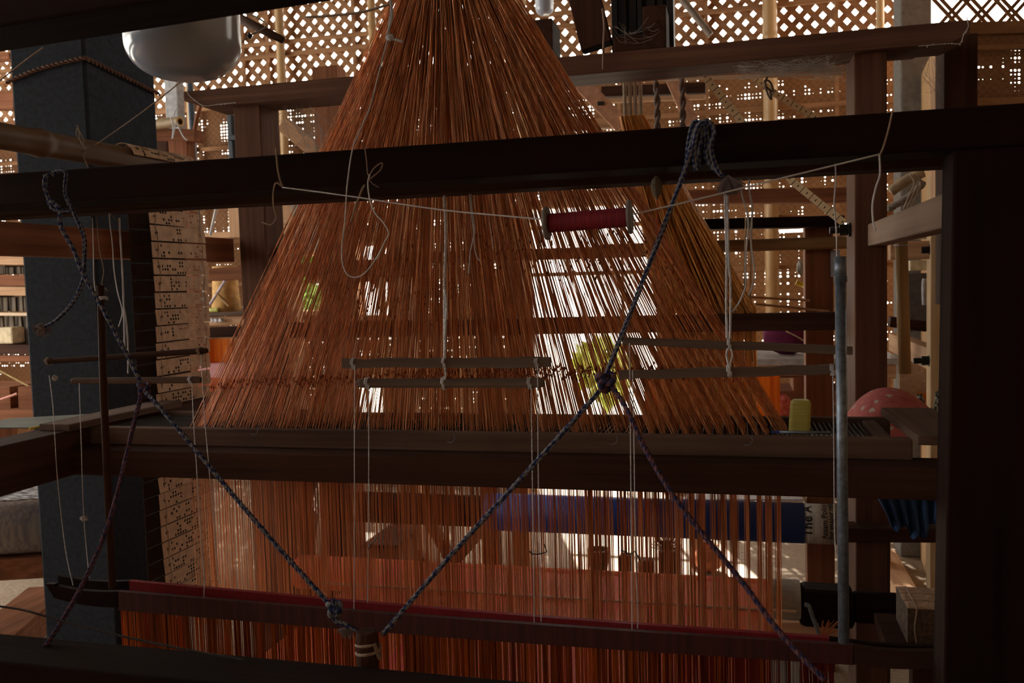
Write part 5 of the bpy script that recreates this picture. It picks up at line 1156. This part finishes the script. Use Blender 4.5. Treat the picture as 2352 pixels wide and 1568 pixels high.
# black window frame seen under the left end of the rear top beam
wf = thing('metal_stand', P(535, 300, 4.6), 'blue-black metal frame under the left end of the rear top beam', 'machine')
mbl = plain('blue_black_metal', (0.02, 0.025, 0.035), 0.4, 0.5, 0.2, 30, 0.5)
vb(524, 534, 262, 415, 4.6, 0.05, 'upright', mbl, wf); vb(545, 556, 230, 372, 4.62, 0.05, 'upright', mbl, wf); hb(522, 238, 560, 236, 20, 4.58, 0.05, 'crosspiece', mbl, wf); hb(522, 310, 560, 308, 12, 4.58, 0.04, 'crosspiece', mbl, wf)
# ---- far-left rack behind the pillar
rk = thing('storage_rack', (-5.2, 4.4, 0), 'wooden rack at the far left edge holding stacks of punched cards', 'rack')
YK = 4.4
def rackb(y, h, mat, dep=0.45, nm='shelf'): return hb(-160, y, 95, y+2, h, YK, dep, nm, mat, rk)
rackb(582, 24, W['tanx']); rackb(630, 24, W['redx'], 0.08, 'rail'); rackb(657, 20, W['tanx'], 0.4); rackb(716, 8, bamboo_m['x'], 0.04, 'rail'); rackb(790, 22, W['brownx'], 0.5); rackb(815, 14, W['redx'], 0.06, 'rail')
vb(-120, -90, 150, 1000, YK-0.02, 0.06, 'upright', W['redz'], rk, floor=True)
vb(17, 21, 612, 770, YK+0.4, 0.03, 'upright', W['tanz'], rk)
vb(80, 110, 500, 900, YK+0.1, 0.06, 'upright', W['redz'], rk, floor=True)
m_cs = NT('stacked_cards'); n = m_cs.noise(m_cs.coords((90, 4, 4)), 1.0, 2); c_ = m_cs.ramp(n, [(0.42, (0.05, 0.04, 0.035)), (0.6, (0.26, 0.22, 0.18))]); m_cs = m_cs.done(m_cs.bsdf(c_, 0.9, 0.1))
random.seed(9)
for (y0, y1) in ((612, 630), (680, 714), (726, 768)):
    x = -60; kk = 0
    while x < 62:
        wd = random.uniform(14, 26); a, b = P(x, y0+random.uniform(-2, 4), YK+0.12), P(x+wd-2, y1+4, YK+0.12)
        zb0 = P(x, {612: 630, 680: 716, 726: 790}[y0], YK+0.12).z
        o = MB().box(a.x, b.x, YK+0.12, YK+0.32, zb0+0.002, a.z).build('card_stack', m_cs); kk += 1; tag(o, 'grey punched cards on the %s of the far-left rack, %s from the left' % ({612: 'upper shelf', 680: 'middle shelf', 726: 'bamboo shelf'}[y0], ('first', 'second', 'third', 'fourth', 'fifth', 'sixth', 'seventh', 'eighth', 'ninth')[min(kk-1, 8)]), 'punched cards', 'card stacks on the far-left rack'); x += wd
c = P(18, 785, YK+0.02); zb0 = P(18, 790, YK).z
o = MB().box(c.x-0.06, c.x+0.055, YK+0.0, YK+0.1, zb0+0.001, zb0+0.10).build('cream_block', plain('cream_foam', (0.62, 0.52, 0.36), 0.9), bevel=0.012); tag(o, 'cream coloured block with a dark centre on the far-left rack', 'block')
hb(-60, 120, 20, 120, 14, 4.4, 0.1, 'top_rail', W['redx'], rk); hb(-60, 205, 30, 210, 40, 4.4, 0.1, 'top_rail', W['redx'], rk)
# low table at far left with a red-brown box frame
lt = thing('box_frame', P(30, 960, 3.9), 'reddish wooden box frame with a dark slot at the far left', 'frame')
hb(-100, 886, 22, 888, 60, 3.9, 0.25, 'board', W['redx'], lt); hb(-100, 942, 82, 940, 30, 3.85, 0.3, 'board', W['redx'], lt); hb(40, 888, 75, 890, 50, 3.9, 0.25, 'board', W['redx'], lt)
MB().box(P(-60, 960, 3.9).x, P(-30, 960, 3.9).x, 3.9, 4.1, 0, P(-30, 960, 3.9).z).build('leg', W['redz'], lt)
vb(60, 80, 960, 1000, 3.95, 0.1, 'leg', W['redz'], lt, floor=True)
a, b = P(-20, 925, 3.86), P(40, 904, 3.86); tag(MB().tube([a, b], 0.007, 8).build('thin_rod', plain('pink_rod', (0.6, 0.25, 0.2), 0.6)), 'thin pink rod in front of the reddish box frame at far left', 'rod')
a, b = P(-10, 846, 3.95), P(70, 889, 3.95); tag(MB().tube([a, b], 0.004, 6).build('straw', plain('straw_yellow', (0.55, 0.42, 0.2), 0.6)), 'thin straw slanting above the reddish box frame at far left', 'straw')
# silver warp roll at lower left
sw = thing('warp_roller', (-2.9, 2.9, 0), 'silver-white warp roller resting on a wooden beam at the lower left', 'roller')
c0 = P(-40, 1215, 2.9); dirv = Vector((0.93, 0.36, 0)).normalized(); r = 0.105
t = NT('silver_warp'); n = t.noise(t.coords((60, 60, 6)), 1.0, 2); c_ = t.ramp(n, [(0.35, (0.30, 0.28, 0.32)), (0.65, (0.55, 0.50, 0.46))]); m_silver = t.done(t.bsdf(c_, 0.45, 0.4, n, 0.2, 0.001))
o = MB().tube([c0-dirv*0.8, c0+dirv*0.33], r, 40).build('wound_warp', m_silver, sw); o.data.polygons.foreach_set('use_smooth', [len(p_.vertices) == 4 for p_ in o.data.polygons])
MB().bar(c0-dirv*0.9+Vector((0, -0.02, -r-0.045)), c0+dirv*0.36+Vector((0, -0.02, -r-0.045)), 0.12, 0.085).build('beam', W['redx'], sw, bevel=0.004)
k = c0-dirv*0.05; MB().box(k.x-0.05, k.x+0.07, k.y-0.05, k.y+0.05, 0, k.z-r-0.088).build('support_block', W['redz'], sw, bevel=0.004)
o = MB().hexa([c0-dirv*0.8+Vector((0, 0.02, r)), c0+dirv*0.33+Vector((0, 0.02, r)), c0+dirv*0.1+Vector((-0.4, 0.9, r+0.02)), c0-dirv*1.0+Vector((-0.4, 0.9, r+0.02))]+[q+Vector((0, 0, 0.004)) for q in (c0-dirv*0.8+Vector((0, 0.02, r)), c0+dirv*0.33+Vector((0, 0.02, r)), c0+dirv*0.1+Vector((-0.4, 0.9, r+0.02)), c0-dirv*1.0+Vector((-0.4, 0.9, r+0.02)))]).build('striped_warp', clothmat('black_white_warp', (0.06, 0.055, 0.06), (0.4, 0.38, 0.4), (22, 60, 1), 0.1)); tag(o, 'black and grey striped warp leading away from the silver roller', 'warp')
# ---- legs and frames glimpsed through the upright cords, standing on the floor
fr = thing('trestle', (-1.3, 4.6, 0), 'low reddish trestle with slanting legs seen through the upright cords', 'trestle')
for (x0, y0, x1, y1) in ((905, 1185, 985, 1310), (985, 1195, 1065, 1330), (1010, 1330, 1130, 1190)):
    a, b = PZ(x1, y1, 0.0) if y1 > y0 else PZ(x0, y0, 0.0), None
    base = PZ(x1, y1, 0.02) if y1 > y0 else PZ(x0, y0, 0.02); tp = P(x0, y0, base.y) if y1 > y0 else P(x1, y1, base.y)
    MB().bar(base, tp, 0.05, 0.05, (0, 1, 0)).build('leg', W['redz'], fr, bevel=0.003)
hb(820, 1176, 1180, 1180, 14, 4.4, 0.08, 'rail', W['redx'], fr)
fb = thing('floor_box', P(880, 1300, 3.8), 'dark reddish wooden box on the floor seen through the upright cords', 'box')
vb(838, 905, 1258, 1300, 3.9, 0.3, 'side', W['redz'], fb, floor=True); hb(830, 1250, 912, 1252, 8, 3.88, 0.34, 'lid', W['brownx'], fb)
cf = thing('carved_post', (-2.0, 4.1, 0), 'dark turned wooden post with rounded knobs seen through the left upright cords', 'post')
q = P(700, 1150, 3.7)
MB().lathe((q.x, 3.7, 0), [(0.05, 0), (0.05, 0.2), (0.035, 0.3), (0.06, 0.45), (0.03, 0.5), (0.065, 0.62), (0.065, 0.7), (0.03, 0.76), (0.04, 0.95)], 20).build('turned_post', W['brownz'], cf, smooth=True)
vb(583, 640, 1060, 1400, 3.3, 0.1, 'post', W['redz'], cf, floor=True)
# ---- cobwebs: loose fine threads
def web(pts, Y, n, jit, label, r=0.0004):
    mb = MB(); ps = [P(x, y, Y) for x, y in pts]
    for i in range(n):
        a, b = random.choice(ps), random.choice(ps); j = lambda: Vector((random.gauss(0, jit), random.gauss(0, jit*0.5), random.gauss(0, jit)))
        a2, b2 = a+j(), b+j(); m_ = (a2+b2)/2+Vector((0, 0, -random.uniform(0, jit*2))); mb.tube(spline([a2, m_, b2], 4), r, 3)
    return tag(mb.build('cobweb', m_web), label, 'cobweb', kind='stuff')
random.seed(21)
web([(655, 225), (660, 260), (700, 240), (730, 300), (760, 330), (735, 345)], YB+0.05, 80, 0.03, 'dusty cobweb strung under the rear top beam beside the left rear post', 0.0005)
web([(1700, 158), (1760, 153), (1840, 148), (1900, 148), (1930, 160)], YB-0.02, 130, 0.012, 'dense dusty cobweb along the underside of the rear top beam at right', 0.0005)
web([(2055, 120), (2100, 130), (2140, 130), (2150, 190), (2160, 215)], YB+0.2, 26, 0.014, 'thin cobweb in the corner right of the right rear post')
web([(1415, 50), (1440, 80), (1480, 75), (1500, 60)], YB-0.03, 14, 0.014, 'faint cobweb on the jacquard blocks above the rear top beam')
mb = MB(); ps = [P(x, y, YB-0.035) for x, y in ((432, 200), (432, 215), (450, 232), (470, 243), (500, 240), (540, 236))]; mb.tube(spline(ps, 4), 0.0014, 6)
for p_ in spline(ps, 5): mb.blob(p_+Vector((0, 0, random.uniform(-.003, .002))), random.uniform(0.0012, 0.0032))
tag(mb.build('dust_fringe', m_web), 'white dusty fringe along the left end of the rear top beam', 'dust')
mb = MB(); ps = [P(x, y, YB-0.035) for x, y in ((2221, 42), (2224, 62), (2214, 78), (2205, 100), (2180, 100), (2110, 106))]; mb.tube(spline(ps, 4), 0.0012, 6)
for p_ in spline(ps, 6): mb.blob(p_+Vector((0, 0, random.uniform(-.004, .003))), random.uniform(0.0012, 0.0032))
tag(mb.build('dust_fringe', m_web), 'white dusty fringe along the right end of the rear top beam', 'dust')
# cut bamboo hanging at the top left beside the bulb
a, b = P(545, 40, 1.75), P(650, 92, 1.75); hb_ = thing('hanging_bamboo', a, 'short split bamboo stick hung on a knotted cord beside the white bulb', 'bamboo stick')
MB().tube([a, b], [0.0105, 0.0075], 10).build('stick', W['greyx'], hb_, smooth=True)
MB().tube(spline([P(565, 30, 1.73), P(590, 40, 1.73), P(612, 58, 1.73), P(590, 74, 1.73), P(572, 82, 1.73), P(550, 102, 1.73)], 5), 0.0018, 6).build('cord', m_twine, hb_)
MB().ball(P(573, 82, 1.73), 0.006, 8, 6, 0.2).build('knot', m_iron, hb_)
cord([(700, 40), (760, 36), (830, 28), (900, 8)], 1.9, 0.0028, 'pale string slung across the lattice left of the orange cone', m_twine)
cord([(0, 1392), (60, 1402), (150, 1428), (270, 1458), (420, 1490), (560, 1515)], 1.22, 0.0022, 'dark rope lying along the bottom beam at the lower left', plain('dark_rope', (0.05, 0.045, 0.05), 0.9), 'rope', 'rope', 0.012, 2)
